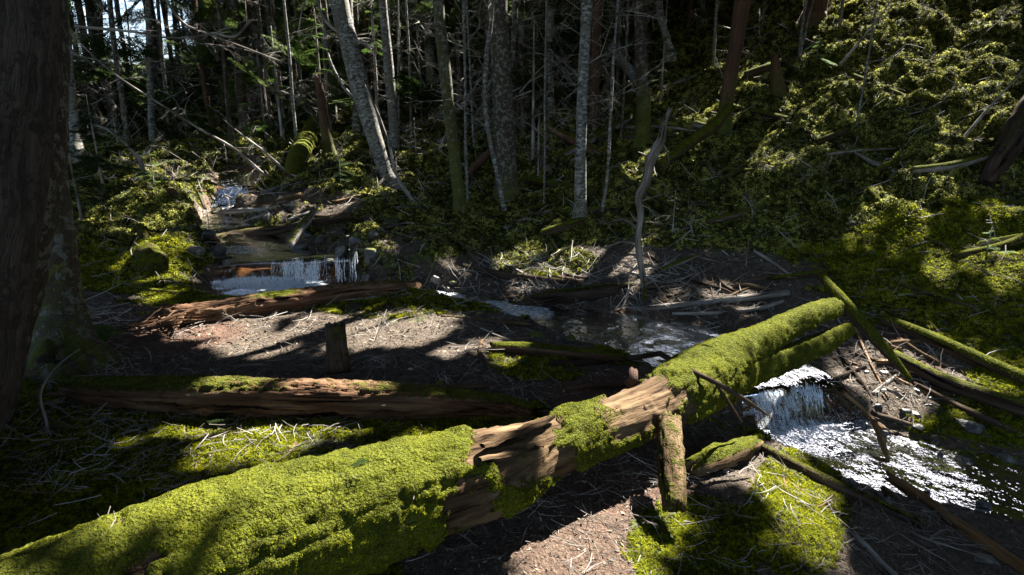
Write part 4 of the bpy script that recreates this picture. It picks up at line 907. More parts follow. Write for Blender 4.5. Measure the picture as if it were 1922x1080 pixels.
tree('dark mossy trunk behind the leaning grey snag', [(1205,262,14,10.5),(1208,200,13,10.5),(1205,150,11,10.5),(1200,0,10,10.5)], M_firbark, mbase(.8), branches=5, seed=27.4)
tree('very thin pale sapling stem right of the speckled trunk', [(1130,402,3),(1140,330,3),(1146,220,2.6),(1152,100,2.6),(1160,0,2.5)], M_pale, mbase(.2), branches=3, sides=8, seed=28.4, flare=1.1, bl=(.2,.4))
tree('thin dark trunk bending in the bright top left', [(222,262,7,14),(208,190,7,14),(185,110,8,14),(172,40,8,14),(168,0,8,14)], M_firbark, mbase(.3), branches=14, bz=(2.0,7), bl=(.6,1.6), seed=29.4, sides=12)
tree('dark trunk with a pale broken streak, top centre left', [(428,236,12,17),(402,120,9,17),(380,0,9,17)], M_firbark, mbase(.3), branches=10, bz=(2,7), seed=30.4)
# dead grey snag in front of the stream
snag = tree('dead grey snag with twisted bare limbs standing on the stream bank', [(1211,560,5),(1207,520,6),(1197,455,6),(1203,405,6),(1199,372,7),(1213,338,9),(1222,300,9.5),(1241,262,8),(1246,235,5),(1257,205,3)], M_snag, lambda s, nz, V, h: np.clip(.62 - h, 0, .6), top=0, branches=2, bz=(1.,1.8), bl=(.3,.5), seed=31.4, shade_crown=False, sides=18, rough=.2, flare=1.25, name='dead_snag')
sb = np.array(snag.location)
ts = at(1204, 520, 0)[1]
for k, (pts_) in enumerate([[(1198,430),(1170,412),(1140,420),(1125,415)],[(1200,455),(1180,452),(1155,458),(1118,470)],[(1201,482),(1185,478),(1170,480),(1158,478)],[(1206,446),(1225,440),(1240,450)],[(1204,425),(1190,410),(1182,398)],[(1208,470),(1222,462),(1235,468)],[(1206,498),(1190,505),(1175,495),(1165,490)],[(1238,262),(1252,285),(1256,310)],[(1196,500),(1170,520),(1150,515)],[(1210,498),(1235,502),(1250,512)]]):
    tv = at(1211, 560, 0)[1]
    P_ = np.array([ray(x, y, tv / (CP + (540 - 560) / F * SP) * (CP + 0) * (1 - .004 * i * (k % 3 - 1))) for i, (x, y) in enumerate(pts_)])
    for i, (x, y) in enumerate(pts_):
        v = (540 - y) / F; P_[i] = ray(x, y, (sb[1] - .02 * i * (k % 3 - 1)) / (CP + v * SP))
    V, Q, a, nz, sv = tube(catmull(P_ - sb, 5), np.linspace(.017, .005, 5 * (len(P_) - 1) + 1), 6, .02, .12, seed=k); a['moss'] = np.zeros(len(V))
    mk_obj('limb', mk_mesh('limb', V, Q, M_snag, True, a), snag)
    add_child_mesh('twig', DEAD[3 + k % 2], snag, tuple(P_[1] - sb), random.Random(k).uniform(0, 6.28), random.Random(k).uniform(-.6, .6), .16)

# thin saplings and small background trunks
def simple_trunk_mesh(seed, lean):
    r = random.Random(seed); n = 9; P = [(0, 0, -.3)]; x = y = 0
    for i in range(1, n): x += r.gauss(lean * .4, .05); y += r.gauss(0, .05); P.append((x, y, i * 1.0 - .3))
    P = np.array(P); P[:, :2] *= .9
    V, Q, a, nz, sv = tube(catmull(P, 3), np.linspace(1, .45, 3 * (n - 1) + 1) * .055, 9, .12, .08, seed=seed, grain=1.2)
    a['moss'] = np.clip(.5 - V[:, 2] * .25, 0, .6)
    return V, Q, a
BT = []
for s_, ln, mt in ((1, .05, M_pale), (2, -.05, M_firbark), (3, .02, M_firbark), (4, .1, M_lichenbark), (5, -.08, M_pale), (6, 0, M_redbark)):
    V, Q, a = simple_trunk_mesh(s_, ln); BT.append(mk_mesh('trunk', V, Q, mt, True, a))
def small_tree(x, y, sc, rad, k, label, group, nb=2, seed=0, green=0):
    z = float(_lk(GZ, x, y)); root = empty('tree', (x, y, z - .02)); tagit(root, label, 'tree', group)
    tr_ = mk_obj('trunk', BT[k], root); tr_.scale = (rad, rad, sc); tr_.rotation_euler = (0, 0, seed * 2.4)
    rs = random.Random(seed)
    for i in range(nb): add_child_mesh('branch', rs.choice(DEAD), root, (0, 0, rs.uniform(.8, 5.5)), rs.uniform(0, 6.28), rs.uniform(-.5, .3), rs.uniform(.6, 1.5), rs.uniform(-1, 1))
    for i in range(green): add_child_mesh('bough', rs.choice(BOUGH), root, (0, 0, rs.uniform(1.2, 6)), rs.uniform(0, 6.28), rs.uniform(0, .4), rs.uniform(.9, 1.8), rs.uniform(-.2, .2))
    return root
rs = random.Random(77); cnt = 0
for (px, py, w, k) in [(770,262,2.6,0),(748,255,2.2,4),(790,240,2.4,0),(700,230,2.4,1),(686,210,2.6,0),(892,280,2.6,4),(985,240,2.6,0),(1020,385,2.0,0),(880,380,3,4),(975,150,5,1),(1165,265,3,1),(1185,160,4,5),(1215,120,4,1),
                       (1290,60,4,5),(1320,40,5,1),(1430,50,4,1),(1500,110,2.4,0),(540,250,4,1),(512,260,4,1),(560,280,3,0),(475,240,4,1),(455,215,5,2),(352,220,5,1),(330,230,4,2),(300,215,5,1),(262,220,4,1),(245,205,4,2),(575,230,3,0),(650,240,3,1),
                       (1575,60,3,0),(1340,130,3,0),(1605,240,2,0)]:
    p, t = at(px, py, 0, GZ); rad = w * t / F / .055
    zn = 'left of the brightest leaning tree' if px < 690 else 'between the leaning tree and broad central trunk' if px < 950 else 'right of the broad central trunk' if px < 1230 else 'at the top of the slope on the right'
    bk = ['pale', 'dark', 'dark', 'mottled', 'pale', 'reddish'][k]
    small_tree(p[0], p[1], 1.1, rad, k, 'thin %s stem at the woods edge %s' % (bk, zn), 'thin %s stems %s' % (bk, zn), rs.randint(2, 4), cnt); cnt += 1
tries = 0
while cnt < 262 and tries < 3000:
    tries += 1; y = rs.uniform(12.5, 42); x = rs.uniform(-.95, .95) * y
    pz = gz(x, y); px, py, t = to_px(np.array([x, y, pz])); px = px[0]; py = py[0]
    if px > 1250 and (y < 17 or rs.random() < .7): continue
    if px < 420 and rs.random() < .55: continue
    if px < -200 or px > 2150: continue
    kd = rs.choice([1, 1, 2, 2, 3, 5, 0, 4]); zone = 'in the woods left of the brightest leaning tree' if px < 650 else 'between the leaning tree and the broad central trunk' if px < 950 else 'in the woods right of the broad central trunk' if px < 1250 else 'high on the wooded hillside at the right'
    bk = ['pale', 'dark', 'dark', 'mottled brown', 'pale', 'reddish'][kd]
    small_tree(x, y, rs.uniform(1.1, 1.6), rs.uniform(.7, 2.3), kd, 'distant %s trunk %s' % (bk, zone), '%s trunks %s' % (bk, zone), 3 if y < 26 else 1, cnt, 2 if (y > 16 and px > 380) else 0); cnt += 1
print('TREES', cnt)

# ------------------------------------------------------------------ young firs, sprays and dead brush
def young_fir(px, py, h, n, label, seed, dead=0, sc=.45, lean=0., group=None, t=None, name='young_fir', z0=.15):
    p, tt = at(px, py, 0, GZ) if t is None else (ray(px, py, t), t)
    root = empty(name, p); r = random.Random(seed); tagit(root, label, 'young fir' if not dead else 'dead fir', group)
    P = np.array([(0, 0, -.1), (lean * h * .3, 0, h * .3), (lean * h * .7, 0, h * .7), (lean * h, 0, h)]); V, Q, a, _, _ = tube(catmull(P, 4), np.linspace(.016, .004, 13) * max(h, .6), 6, .06, .05, seed=seed); a['moss'] = np.zeros(len(V))
    mk_obj('stem', mk_mesh('stem', V, Q, M_twig, True, a), root)
    for i in range(n):
        f = z0 + (1 - z0) * i / n; L = sc * (1.15 - f) * r.uniform(.7, 1.2)
        d_ = r.random() < dead
        add_child_mesh('branch' if d_ else 'bough', r.choice(DEAD[:3] if d_ else (BOUGH_LIT if dead else BOUGH)), root, (lean * h * f, 0, h * f), i * 2.4 + r.uniform(-.4, .4), r.uniform(-.1, .35), L, r.uniform(-.25, .25))
    return root
young_fir(500, 262, 2.0, 30, 'pale dead fir with bright green tips in the back left', 1, .72, .95)
young_fir(190, 330, 1.0, 14, 'dark green young fir on the left bank behind the trunks', 2, 0, .75, t=7.2)
young_fir(150, 395, .9, 14, 'drooping dark fir sapling close beside the left trunks', 3, 0, .6, t=6.0)
young_fir(230, 320, .9, 12, 'young fir catching light on the left bank above the stream', 4, .3, .6)
young_fir(290, 350, .5, 9, 'small fir sprout at the left edge of the cascade', 5, .2, .35)
young_fir(640, 345, .5, 9, 'low fir seedling left of the foot of the brightest leaning tree', 6, 0, .5)
young_fir(700, 340, .45, 9, 'low dark fir seedling at the foot of the brightest leaning tree', 7, 0, .5)
young_fir(742, 240, 3.2, 18, 'tall thin fir with lit green sprays between the slim pale trees', 8, .3, .8, z0=.5)
young_fir(620, 250, 3.6, 16, 'thin fir with dark green sprays left of the brightest leaning tree', 9, .4, .9, z0=.4)
young_fir(395, 445, .35, 8, 'fir seedling on the dark bank beside the small cascade', 10, 0, .28)
young_fir(780, 290, .7, 16, 'dead brush of fine pale twigs right of the brightest leaning tree', 11, 1, .5, name='dead_brush')
young_fir(745, 335, .5, 14, 'dense pale dead brush at the foot of the brightest leaning tree', 12, 1, .45, name='dead_brush')
young_fir(1262, 440, .55, 12, 'fine grey dead brush just right of the snag', 13, 1, .35, name='dead_brush')
young_fir(1400, 500, .3, 10, 'low dead brush on the slope foot left of the leaning mossy log', 14, 1, .4, name='dead_brush')
young_fir(1595, 425, .14, 5, 'tiny glinting blue-green sprout alone on the dark hillside', 15, 0, .16)
young_fir(1850, 480, .3, 8, 'small lit fir sprig near the right edge of the hillside', 16, .3, .3)
young_fir(1530, 130, .6, 9, 'lit fir sprig on the upper hillside beside the stubby snag', 17, .3, .5)
young_fir(1010, 330, 1.2, 14, 'thin twiggy fir between the broad central trunk and the speckled trunk', 18, .8, .6)
young_fir(560, 215, 1.8, 12, 'dim green fir in the hollow behind the striped mossy log', 19, .2, .8)
young_fir(870, 200, 3., 14, 'twiggy half-dead fir behind the olive mossy trunk', 20, .6, .9, z0=.3)
young_fir(1240, 190, 2., 12, 'lit twiggy fir above the leaning grey snag', 21, .7, .7)
young_fir(610, 262, 2.6, 16, 'young fir with lit tips in front of the hollow left of the brightest leaning tree', 31, .15, .7, z0=.45)
young_fir(712, 262, 3.4, 16, 'young fir with glowing sprays between the two slim pale trunks', 32, .15, .8, z0=.55)
young_fir(530, 262, 2.4, 12, 'small fir with a few green sprays left of the brown snag', 33, .3, .6, z0=.5)
young_fir(1000, 300, 2.6, 10, 'scraggly fir seedling by the broken reddish snag', 34, .5, .6, z0=.4)
# fern-like fir bough by the root flare
fb = empty('fir_bough', at(200, 640, .12)[0]); tagit(fb, 'dark green fir bough drooping over the root flare at left', 'bough')
for k in range(6): add_child_mesh('spray', BOUGH_LIT[k % 3], fb, (0, 0, 0), 2.4 + k * .25, -.1 + .05 * k, .45)
fb = empty('fir_bough', at(445, 772, .05)[0]); tagit(fb, 'small teal-green fir sprays under the middle log', 'bough')
for k in range(4): add_child_mesh('spray', BOUGH[k % 3], fb, (0, 0, 0), 2.4 + k * .5, 0, .16)
fb = empty('fir_bough', ray(690, 868, 2.02)); tagit(fb, 'tiny fir sprig resting on the great mossy log', 'bough')
add_child_mesh('spray', BOUGH[0], fb, (0, 0, .0), 2.9, .0, .1)
# bright branch arching at the back left, long dead poles
def arc(label, pts_, rpx, mat=M_twig, name='dead_branch', tuf=None, deps=None, seed=0):
    spec = [(x, y, rpx * (1 - .7 * i / (len(pts_) - 1)), (deps[0] + (deps[1] - deps[0]) * i / (len(pts_) - 1))) for i, (x, y) in enumerate(pts_)]
    P, r = limb_pts(spec); root = empty(name, P[0]); V, Q, a, nz, sv = tube(catmull(P - P[0], 6), np.interp(np.linspace(0, 1, 6 * (len(P) - 1) + 1), np.linspace(0, 1, len(r)), r), 8, .05, .08, seed=seed); a['moss'] = np.zeros(len(V))
    mk_obj('limb', mk_mesh('limb', V, Q, mat, True, a), root); tagit(root, label, 'branch'); rs = random.Random(seed)
    for i in range(tuf or 0):
        f = rs.random() * (len(P) - 1.01); k = int(f); q = P[k] + (P[k+1] - P[k]) * (f - k) - P[0]; add_child_mesh('twig', rs.choice(DEAD[2:5]), root, tuple(q), rs.uniform(0, 6.28), rs.uniform(-.8, .8), rs.uniform(.15, .45))
    return root
arc('bright grey branch arching down over the left bank', [(270,330),(262,300),(240,275),(205,245),(165,232),(148,240)], 5, M_grey, deps=(7.4,7.2), tuf=6, seed=1)
arc('long thin dead pole slanting from the top left down to the cascade', [(500,332),(440,280),(380,245),(300,195),(230,150),(180,110),(120,50)], 3, M_twig, deps=(9.3,8.), tuf=14, seed=2)
arc('second dead pole slanting beneath the dead fir toward the cascade', [(600,344),(545,325),(490,280),(450,250),(420,225)], 3, M_twig, deps=(9.3,9.5), tuf=12, seed=3)
arc('dead branch crossing between the brightest leaning tree and its neighbour', [(780,385),(745,330),(728,265),(700,190),(685,160)], 4, M_grey, deps=(8.9,8.7), tuf=6, seed=4)
arc('forked whitish stem behind the brightest leaning tree', [(700,215),(650,170),(618,110),(605,40),(595,-20)], 4, M_pale, deps=(12.,12.), tuf=5, seed=5)
arc('arching pale dead branch at the top left of the leaning tree', [(700,90),(620,50),(590,-5),(570,10),(560,60)], 3, M_twig, deps=(9.,8.5), tuf=8, seed=6)
arc('bent grey twig hanging near the top of the back valley', [(470,40),(440,70),(400,62),(380,75)], 3, M_twig, deps=(8,8), tuf=8, seed=7)
arc('long drooping dead bough at the upper left', [(140,50),(250,60),(330,72),(430,60)], 3, M_twig, deps=(6.5,7), tuf=22, seed=8)
arc('fine dead bough sweeping over the back valley', [(300,-20),(340,40),(380,60),(460,90),(540,120)], 3, M_twig, deps=(8.5,9), tuf=26, seed=9)
arc('slanted bare stem on the hillside between the top edge and the slope', [(1575,125),(1620,70),(1660,20),(1690,-30)], 3, M_twig, deps=(10,9.6), tuf=4, seed=10)
arc('thin pale stem leaning left on the upper hillside', [(1490,150),(1505,90),(1516,40),(1530,-10)], 3, M_pale, deps=(10.6,10.6), tuf=2, seed=11)
arc('long thin stem crossing the right part of the hillside', [(1800,270),(1850,210),(1922,130),(1990,60)], 3, M_twig, deps=(7.8,7.4), tuf=3, seed=12)
arc('grey twig standing bare over the bottom left debris', [(85,880),(88,800),(75,740),(105,690),(150,655)], 4, M_grey, deps=(3.0,3.3), tuf=5, seed=13)
# ------------------------------------------------------------------ ground cover: moss, litter, twigs (nobody could count them)
gpx, gpy, gt = to_px(GV); inview = ((gt > .9) & (gpx > -260) & (gpx < 2180) & (gpy > -160) & (gpy < 1300)).astype(float)
qv = inview[GQ].mean(1); qt = np.clip(gt[GQ].mean(1), 1.2, 60); qm = gm[GQ].mean(1); qw = wet[GQ].mean(1); qc = GV[GQ].mean(1)
nzm = fbm(qc * 6, 3)
mossw = sst(.40, .62, qm + .38 * nzm)
def gscatter(name, label, n, w, size, protos, lift=0., up=1., jitter=.25, tint=None, cat='ground cover'):
    p, nn, i, _ = sample_quads(GV, GQ, n, w); nn = nn * np.sign(nn[:, 2:3]); nn = nn * up + rng.normal(0, jitter, nn.shape); nn[:, 2] = np.abs(nn[:, 2])
    p[:, 2] += lift; s = size(qt[i], n); o = scatter(name, p, nn, s, protos, None, tint); tagit(o, label, cat); return o
near = qt < 6.5
gscatter('moss_carpet', 'green moss carpet growing over the near ground and banks', 140000, qv * mossw * near / qt ** 1.6, lambda t, n: np.clip(.0038 * t, .007, .024) * rng.uniform(.6, 1.6, n), TUFTS, cat='moss')
gscatter('moss_carpet', 'dark feathery moss carpet covering the hillside and forest floor', 330000, qv * mossw * (qt > 5) * (qt < 26) / qt ** 1.7, lambda t, n: np.clip(.0040 * t, .018, .10) * rng.uniform(.5, 1.6, n), TUFTS_D, cat='moss')
dry = (1 - qw) * (1 - .75 * mossw)
gscatter('leaf_litter', 'brown and tan leaf flakes and bark chips strewn over the forest floor', 45000, qv * dry * (qt < 12) / qt ** 1.6, lambda t, n: np.clip(.0026 * t, .005, .022)[:, None] * rng.uniform(.4, 1.6, (n, 1)) ** 1.5 * np.ones((1, 3)), FLAKES, .004, 1, .35, rng.random(45000) ** 1.6, cat='leaf litter')
gscatter('needle_litter', 'short dark needle sticks littering the brown ground', 90000, qv * (1 - qw) * (1 - .5 * mossw) * (qt < 14) / qt ** 1.6, lambda t, n: np.clip(.009 * t, .018, .10)[:, None] * rng.uniform(.5, 1.8, (n, 1)) * np.array([[1, .55, .55]]), STICKS, .004, 1, .25, rng.random(90000) ** 1.8, cat='litter')
qpx, qpy, _t = to_px(qc); pile = ell(qpx, qpy, [(150,800,230,110,1),(520,880,230,90,.8),(130,640,130,50,.8),(1300,1000,260,120,.35),(1560,650,140,60,.8),(1250,590,150,40,1.),(1080,530,220,45,.9),(1620,700,130,80,.9),(900,540,130,40,.5),(700,740,300,50,.3),(600,650,350,50,.22),(1100,960,250,90,.5),(1600,960,220,120,.4)])
hilltw = (qt > 5) * .12
gscatter('dead_twigs', 'tangle of thin dead grey twigs lying over the ground', 7000, qv * (1 - qw) * (pile * 1.5 + .05 + hilltw) * (qt < 20) / qt ** 1.5, lambda t, n: np.clip(.045 * t, .09, .5)[:, None] * rng.uniform(.5, 1.7, (n, 1)) * np.array([[1, .9, .9]]), TWIGS, .012, 1, .22, cat='twigs')
SPRAYS = []
for k_, m_ in enumerate(DEAD[:3] + DEAD[5:]): SPRAYS.append(bpy.data.objects.new('twig_spray', m_))
gscatter('fallen_twig_sprays', 'fallen branched twig sprays caught on the mossy forest floor', 1500, qv * (1 - qw) * (pile * .6 + .05 + (qt > 5) * .35) * (qt < 24) / qt ** 1.3, lambda t, n: np.clip(.055 * t, .15, .8) * rng.uniform(.5, 1.5, n), SPRAYS, .02, 1, .35, cat='twigs')

E1 = np.cross(np.array(SUN), [0, 0, 1.]); E1 /= np.linalg.norm(E1); E2 = np.cross(E1, np.array(SUN)); SN = np.array(SUN)
CELL = .035; U0, V0, NU, NV = -26., -30., 1700, 1900
hole = np.zeros((NU, NV), bool)
def uv(p): return ((p @ E1 - U0) / CELL).astype(int), ((p @ E2 - V0) / CELL).astype(int)
def open_for(pts, rad):
    u, v = uv(np.asarray(pts)); k = max(1, int(rad / CELL))
    for du in range(-k, k + 1):
        for dv in range(-k, k + 1):
            if du * du + dv * dv <= k * k: hole[np.clip(u + du, 0, NU - 1), np.clip(v + dv, 0, NV - 1)] = True
# (px, py, rx, ry, height above ground, share of the patch that is open)
LIT = [(700,70,80,60,2.2,.8),(620,120,60,50,1.6,.8),(530,110,40,40,1.5,.6),(470,170,50,40,1.2,.8),(870,120,30,30,2,.5),(815,870,125,60,.42,.95),(770,940,80,40,.38,.8),(1080,790,45,25,.28,.9),(950,830,80,30,.3,.55),(1180,740,60,20,.3,.6),(1310,715,50,30,.4,.4),(540,940,150,60,.35,.22),(300,1000,160,50,.35,.14),(30,1065,70,25,.3,.9),(420,1040,200,40,.3,.14),
       (590,716,115,24,.22,.95),(380,712,90,16,.22,.4),(860,738,60,16,.22,.5),(430,820,45,35,.03,.95),(520,860,60,25,.02,.4),(700,560,90,12,.2,.8),(480,580,80,12,.2,.6),(340,600,50,15,.1,.7),(600,625,250,36,0,.75),(760,605,100,30,0,.75),(420,650,120,25,0,.4),(900,660,100,30,0,.35),
       (1100,1000,180,80,0,.55),(1150,900,110,40,0,.5),(1450,880,60,40,0,.85),(1520,970,45,75,0,.9),(1258,840,22,70,.2,.8),(1340,850,60,25,.08,.6),
       (1760,888,150,40,-.3,.28),(1620,840,70,20,-.3,.3),(1720,745,60,15,-.2,.8),(1820,800,60,25,-.2,.8),(1880,890,60,50,-.3,.7),(1650,920,60,25,-.3,.6),(1130,600,60,14,-.1,.4),(1250,570,60,8,.08,.5),(1420,553,50,6,.08,.5),
       (1030,485,95,40,.05,.9),(850,475,55,22,.2,.4),(690,462,45,18,.1,.8),(620,385,70,25,.1,.75),(510,390,110,22,.1,.6),(520,530,110,20,0,.25),(430,360,50,25,0,.5),(270,390,100,55,.05,.65),(240,325,70,15,.05,.9),(330,440,60,20,.1,.4),(340,490,50,35,.2,.25),
       (1150,475,60,18,.05,.6),(1203,440,12,100,.0,.6),(1230,260,20,60,.6,.7),(575,262,25,40,.35,1.),(640,205,22,10,.2,.9),(620,305,35,15,.05,.8),(790,270,55,22,.4,.8),(740,320,40,35,.3,.6),(470,215,70,60,.9,.8),(690,250,50,90,1.,.5),(720,150,60,60,1.5,.35),
       (1290,200,110,55,.05,.75),(1350,300,60,20,.1,.3),(1480,230,60,35,.05,.6),(1480,290,70,70,.05,.6),(1560,240,40,40,.05,.5),(1430,180,60,25,.05,.5),(1700,70,220,75,.05,.62),(1850,110,90,70,.05,.6),(1560,40,80,40,.05,.6),(1640,140,110,35,.05,.6),(1820,220,110,28,.1,.85),(1690,150,120,25,.05,.5),(1850,270,55,14,.05,.8),
       (1440,330,50,40,.05,.4),(1330,400,50,25,.05,.5),(1400,385,60,20,.05,.3),(1680,420,75,28,.08,.75),(1740,390,40,16,.08,.8),(1600,440,60,20,.05,.5),(1840,490,90,45,.05,.65),(1880,400,40,50,.08,.5),(1370,530,50,20,.05,.5),(1660,310,60,20,.05,.35),(1780,340,40,14,.05,.6),(1500,410,40,20,.05,.35),(1340,470,40,20,.05,.3),
       (230,270,90,40,.3,.5),(140,230,20,90,.8,.8),(1700,700,90,30,0,.2),(1600,690,60,30,0,.35),(220,70,90,60,2.,.5)]
def sample_patch(L, dens):
    out = []
    L = [(a, b, c * .9, d * .9, e, f * ((.5 if (a > 1480 and b < 200) else .30) if (a > 1100 and b < 560) else .85)) for a, b, c, d, e, f in L]
    for cx, cy, rx, ry, h, share in L:
        n_ = int(max(12, rx * ry * dens)); a_ = rng.random(n_) * 6.283; q = np.sqrt(rng.random(n_)); X = cx + rx * q * np.cos(a_); Y = cy + ry * q * np.sin(a_)
        nse = fbm(np.stack([X / 40., Y / 24., X * 0 + cx], 1), 2); thr = np.quantile(nse, 1 - share)
        for x_, y_, v_ in zip(X, Y, nse):
            if v_ >= thr: out.append(at(x_, y_, h)[0])
    return np.array(out)
op = sample_patch(LIT, .035); d_ = np.hypot(op[:, 0], op[:, 1]); print('open points', len(op))
for lo, hi, rad in ((0, 3.2, .11), (3.2, 6, .13), (6, 10, .15), (10, 99, .27)):
    s_ = op[(d_ >= lo) & (d_ < hi)]
    if len(s_): open_for(s_, rad)
# ------------------------------------------------------------------ far woods behind: dead lower boughs and foliage
def woods(name, label, n, protos, ylo, yhi, smin, smax, hmax, tilt, pw=1., keep=None, eg=.96):
    y = rng.uniform(ylo ** .7, yhi ** .7, n * 3) ** (1 / .7); x = rng.uniform(-1.05, 1.05, n * 3) * y
    z = gz(x, y) + rng.random(n * 3) ** pw * hmax
    p = np.stack([x, y, z], 1); px, py, t = to_px(p); ok = (px > -250) & (px < 2150)
    edge = (px < 420) & (py < 170); ok &= ~(edge & (rng.random(n * 3) < np.clip(1.25 - np.hypot((px - 210) / 240, (py - 20) / 170), 0, eg)))
    if keep is not None: ok &= keep(px, py, y)
    ok &= py > -70; u, v = uv(p); inb = (u > 0) & (v > 0) & (u < NU) & (v < NV); ok &= ~(inb & hole[np.clip(u, 0, NU - 1), np.clip(v, 0, NV - 1)] & (rng.random(len(p)) < .85))
    p = p[ok][:n]; k = len(p); nn = np.stack([rng.normal(0, tilt, k), rng.normal(0, tilt, k), np.ones(k)], 1)
    o = scatter(name, p, nn, rng.uniform(smin, smax, k) , protos); tagit(o, label, 'foliage'); return o
BO = [bpy.data.objects.new('bough_spray', m) for m in BOUGH]; BO[0].name = 'bough_spray_a'
woods('woods_foliage', 'dark conifer foliage massed between the distant trunks', 6500, BO, 13.5, 46, .7, 1.9, 11, .5, keep=lambda px, py, y: (py < 250) & ~((px > 1180) & (y < 20)))
SP2 = [bpy.data.objects.new('twig_veil', m) for m in DEAD[:3]]
woods('dead_lower_boughs', 'veil of fine dead boughs hanging among the distant trunks', 4600, SP2, 9.5, 34, .5, 1.5, 8, .8, keep=lambda px, py, y: (py < 260) & ~((px > 1150) & (y < 15)) & ~((px < 700) & (y < 12)), eg=.6)

# ------------------------------------------------------------------ canopy: unseen leaf sprays added to block sun and sky, hung on the trees
for (x, y) in [(9,5),(11,8),(13,11),(15,6),(8.5,2.5),(12,14.5),(17,10),(19,15),(21,20),(-7,3),(-9,9),(6,-3),(-4,-4),(14,0)]:
    z = float(gz(x, y)); r_ = empty('tree', (x, y, z)); V, Q, a = simple_trunk_mesh(x + y, .02)
    o = mk_obj('trunk', BT[int(x * 3 + y) % 3 + 1], r_); o.scale = (2.6, 2.6, 1.5)
    tagit(r_, 'added conifer out of view that carries shading sprays', 'tree', 'added trees carrying shading sprays'); TREES.append((r_, x, y, z + 9))  # trees added out of view to hold the blocking sprays
def along_trunk(bx, by, pts_):
    y0 = at(bx, by, 0)[0][1]; out = []
    for (xa, ya), (xb, yb) in zip(pts_[:-1], pts_[1:]):
        for f in np.linspace(0, 1, 24):
            x = xa + (xb - xa) * f; y = ya + (yb - ya) * f; v = (540 - y) / F; out.append(ray(x, y, y0 / (CP + v * SP)))
    return np.array(out)
open_for(catmull(FL[0], 10) + [0, 0, .08], .14); open_for(catmull(FL2[0][2:], 6) + [0, 0, .06], .07)
open_for(catmull(PL[4:6], 12) + [-.03, 0, .15], .13)
for bx, by, pts_, rd in [(737,350,[(636,-10),(665,110),(683,170)],.2),(737,350,[(700,240),(722,320)],.13),(741,290,[(722,40),(733,160)],.18),(1050,192,[(1062,0),(1058,80)],.2),(1211,560,[(1255,210),(1222,300),(1203,350)],.1),
                          (1211,560,[(1199,400),(1206,480)],.08),(864,402,[(840,150),(846,230)],.12),(622,302,[(604,180),(612,250)],.12),(822,226,[(812,160),(820,215)],.15)]:
    open_for(along_trunk(bx, by, pts_), rd)
def shade_canopy(n, size, tlo, thi, cover_far):  # added sun blockers, left open along the rays to the lit patches
    w = qv * (qt > tlo) * (qt < thi)
    # area seen from the sun
    a_, b_, c_, e_ = (GV[GQ[:, k]] for k in range(4)); Nq = np.cross(c_ - a_, e_ - b_); proj = np.abs(Nq @ SN) / 2; arr = np.linalg.norm(Nq, axis=1) / 2
    p, nn, i, _ = sample_quads(GV, GQ, n, w * proj / (arr + 1e-9))
    area = (proj * w).sum(); print('canopy area', area, 'per m2', n / area)
    p = p + rng.normal(0, .25, p.shape) - SN * (rng.normal(0, .25, n))[:, None]
    u, v = uv(p); inb = (u > 0) & (v > 0) & (u < NU) & (v < NV); h_ = np.zeros(n, bool); h_[inb] = hole[u[inb], v[inb]]
    # extra small gaps
    g_ = fbm(np.stack([p @ E1 * 2.2, p @ E2 * 2.2, np.zeros(n)], 1), 3) > cover_far
    p = p[~h_ & ~g_]; n = len(p)
    hh = rng.uniform(6.5, 10.5, n)
    for _ in range(14):
        P = p + SN * (hh / SN[2])[:, None]; px, py, t = to_px(P)
        bad = ((t > 0) & (py > -60) & (px > -80) & (px < 2000)) | (P[:, 2] < gz(P[:, 0], P[:, 1]) + 2.5)
        hh = np.where(bad, hh * 1.22, hh)
    P = p + SN * (hh / SN[2])[:, None]
    px, py, t = to_px(P); ok = ~((t > 0) & (py > -30) & (px > -60) & (px < 1980)); return P[ok], size
def sprays(P, size):
    n = len(P); Nv = SN[None] * .9 + rng.normal(0, .35, (n, 3)); Nv /= np.linalg.norm(Nv, axis=1)[:, None]
    A1 = np.cross(Nv, rng.normal(size=(n, 3))); A1 /= np.linalg.norm(A1, axis=1)[:, None]; A2 = np.cross(Nv, A1); s = size * rng.uniform(.7, 1.3, n)[:, None]
    V = []; 
    for ang, l, w in ((0, 1, .28), (1.05, .85, .26), (-1.05, .85, .26), (2.4, .6, .3)):
        d = A1 * math.cos(ang) + A2 * math.sin(ang); e = A2 * math.cos(ang) - A1 * math.sin(ang)
        V += [P - d * s * .15 - e * s * w * .3, P + d * s * l * .5 - e * s * w + Nv * s * .1, P + d * s * l, P + d * s * l * .5 + e * s * w - Nv * s * .05]
    V = np.stack(V, 1)      # n,16,3
    Q = np.arange(n * 16).reshape(n * 4, 4); return V.reshape(-1, 3), Q
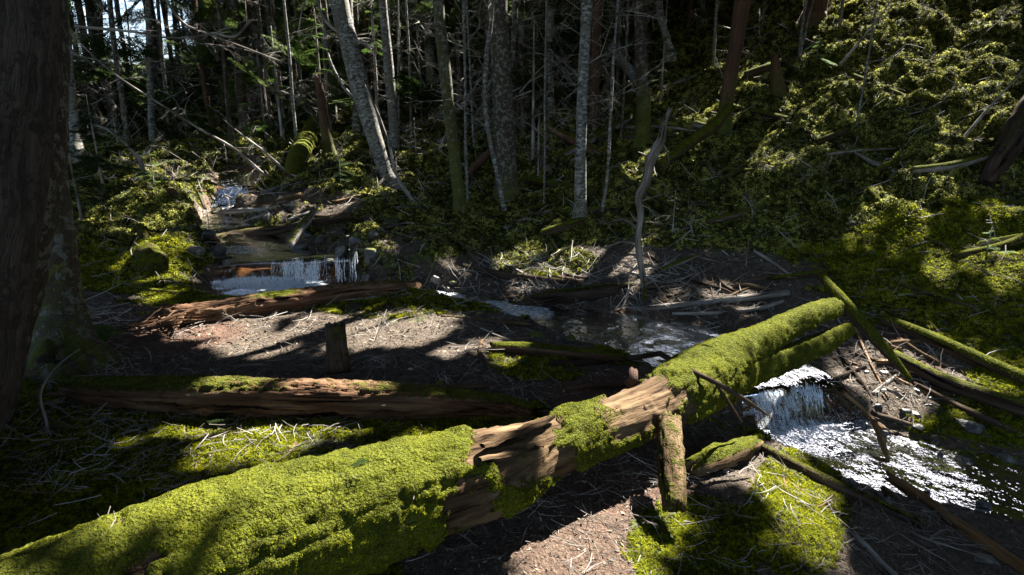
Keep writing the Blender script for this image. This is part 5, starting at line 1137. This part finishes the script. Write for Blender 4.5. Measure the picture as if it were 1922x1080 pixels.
def cover(n, size, low=False):  # added unseen sprays that cut the sky light from overhead and the right
    P = np.stack([rng.uniform(-26, 26, n), rng.uniform(-18, 30, n), rng.uniform(8, 13, n)], 1); P[:, 2] += gz(P[:, 0], P[:, 1]) * .9
    if low: P = np.stack([rng.uniform(3, 22, n), rng.uniform(7, 26, n), rng.uniform(3, 8, n)], 1); P[:, 2] += gz(P[:, 0], P[:, 1])
    u, v = uv(P); inb = (u > 8) & (v > 8) & (u < NU - 8) & (v < NV - 8); h_ = np.zeros(n, bool)
    for du, dv in ((0,0),(8,0),(-8,0),(0,8),(0,-8)): h_[inb] |= hole[u[inb] + du, v[inb] + dv]
    px, py, t = to_px(P); ok = ~h_ & ~((t > 0) & (py > -60) & (px > -100) & (px < 2020)); return P[ok], size
def glint_cover(n, size):  # added sprays along mirrored view rays, keeping bright sky out of the water
    k = rng.integers(0, ns, n); p = WP.reshape(ns, nw, 3)[k, rng.integers(4, nw - 4, n)]; vd = p - np.array([0, 0, CAMZ]); vd /= np.linalg.norm(vd, axis=1)[:, None]
    N = np.stack([rng.normal(0, .13, n), rng.normal(0, .13, n), np.ones(n)], 1); N /= np.linalg.norm(N, axis=1)[:, None]
    d = vd - 2 * (vd * N).sum(1)[:, None] * N; P = p + d * rng.uniform(7, 22, n)[:, None]
    u, v = uv(P); inb = (u > 6) & (v > 6) & (u < NU - 6) & (v < NV - 6); h_ = np.zeros(n, bool)
    for du, dv in ((0,0),(5,0),(-5,0),(0,5),(0,-5)): h_[inb] |= hole[u[inb] + du, v[inb] + dv]
    px, py, t = to_px(P); gap = fbm(P * .8, 2) > .36
    ok = ~h_ & ~gap & (P[:, 2] > gz(P[:, 0], P[:, 1]) + 2.2) & ~((t > 0) & (py > -40) & (px > -100) & (px < 2020)); return P[ok], size
tx = np.array([(t[1], t[2], t[3]) for t in TREES])
groups = {}
for P, size in (shade_canopy(110000, .09, 0, 13, .46), shade_canopy(16000, .34, 12, 45, .38), cover(44000, .42), cover(9000, .36, True), glint_cover(48000, .27)):
    lab = ((P[:, None, :2] - tx[None, :, :2]) ** 2).sum(-1).argmin(1)
    for k in np.unique(lab): groups.setdefault(int(k), []).append(sprays(P[lab == k], size))
for k, L in groups.items():
    r_ = TREES[k][0]; V = np.vstack([l[0] for l in L]); Q = np.arange(len(V)).reshape(-1, 4); V = V - np.array(r_.location)
    o = mk_obj('shade_crown', mk_mesh('shade_crown', V, Q, M_blocker, False), r_); o['kind'] = 'stuff'  # light-blocking sprays, parented to whichever tree is nearest
#MARK-END
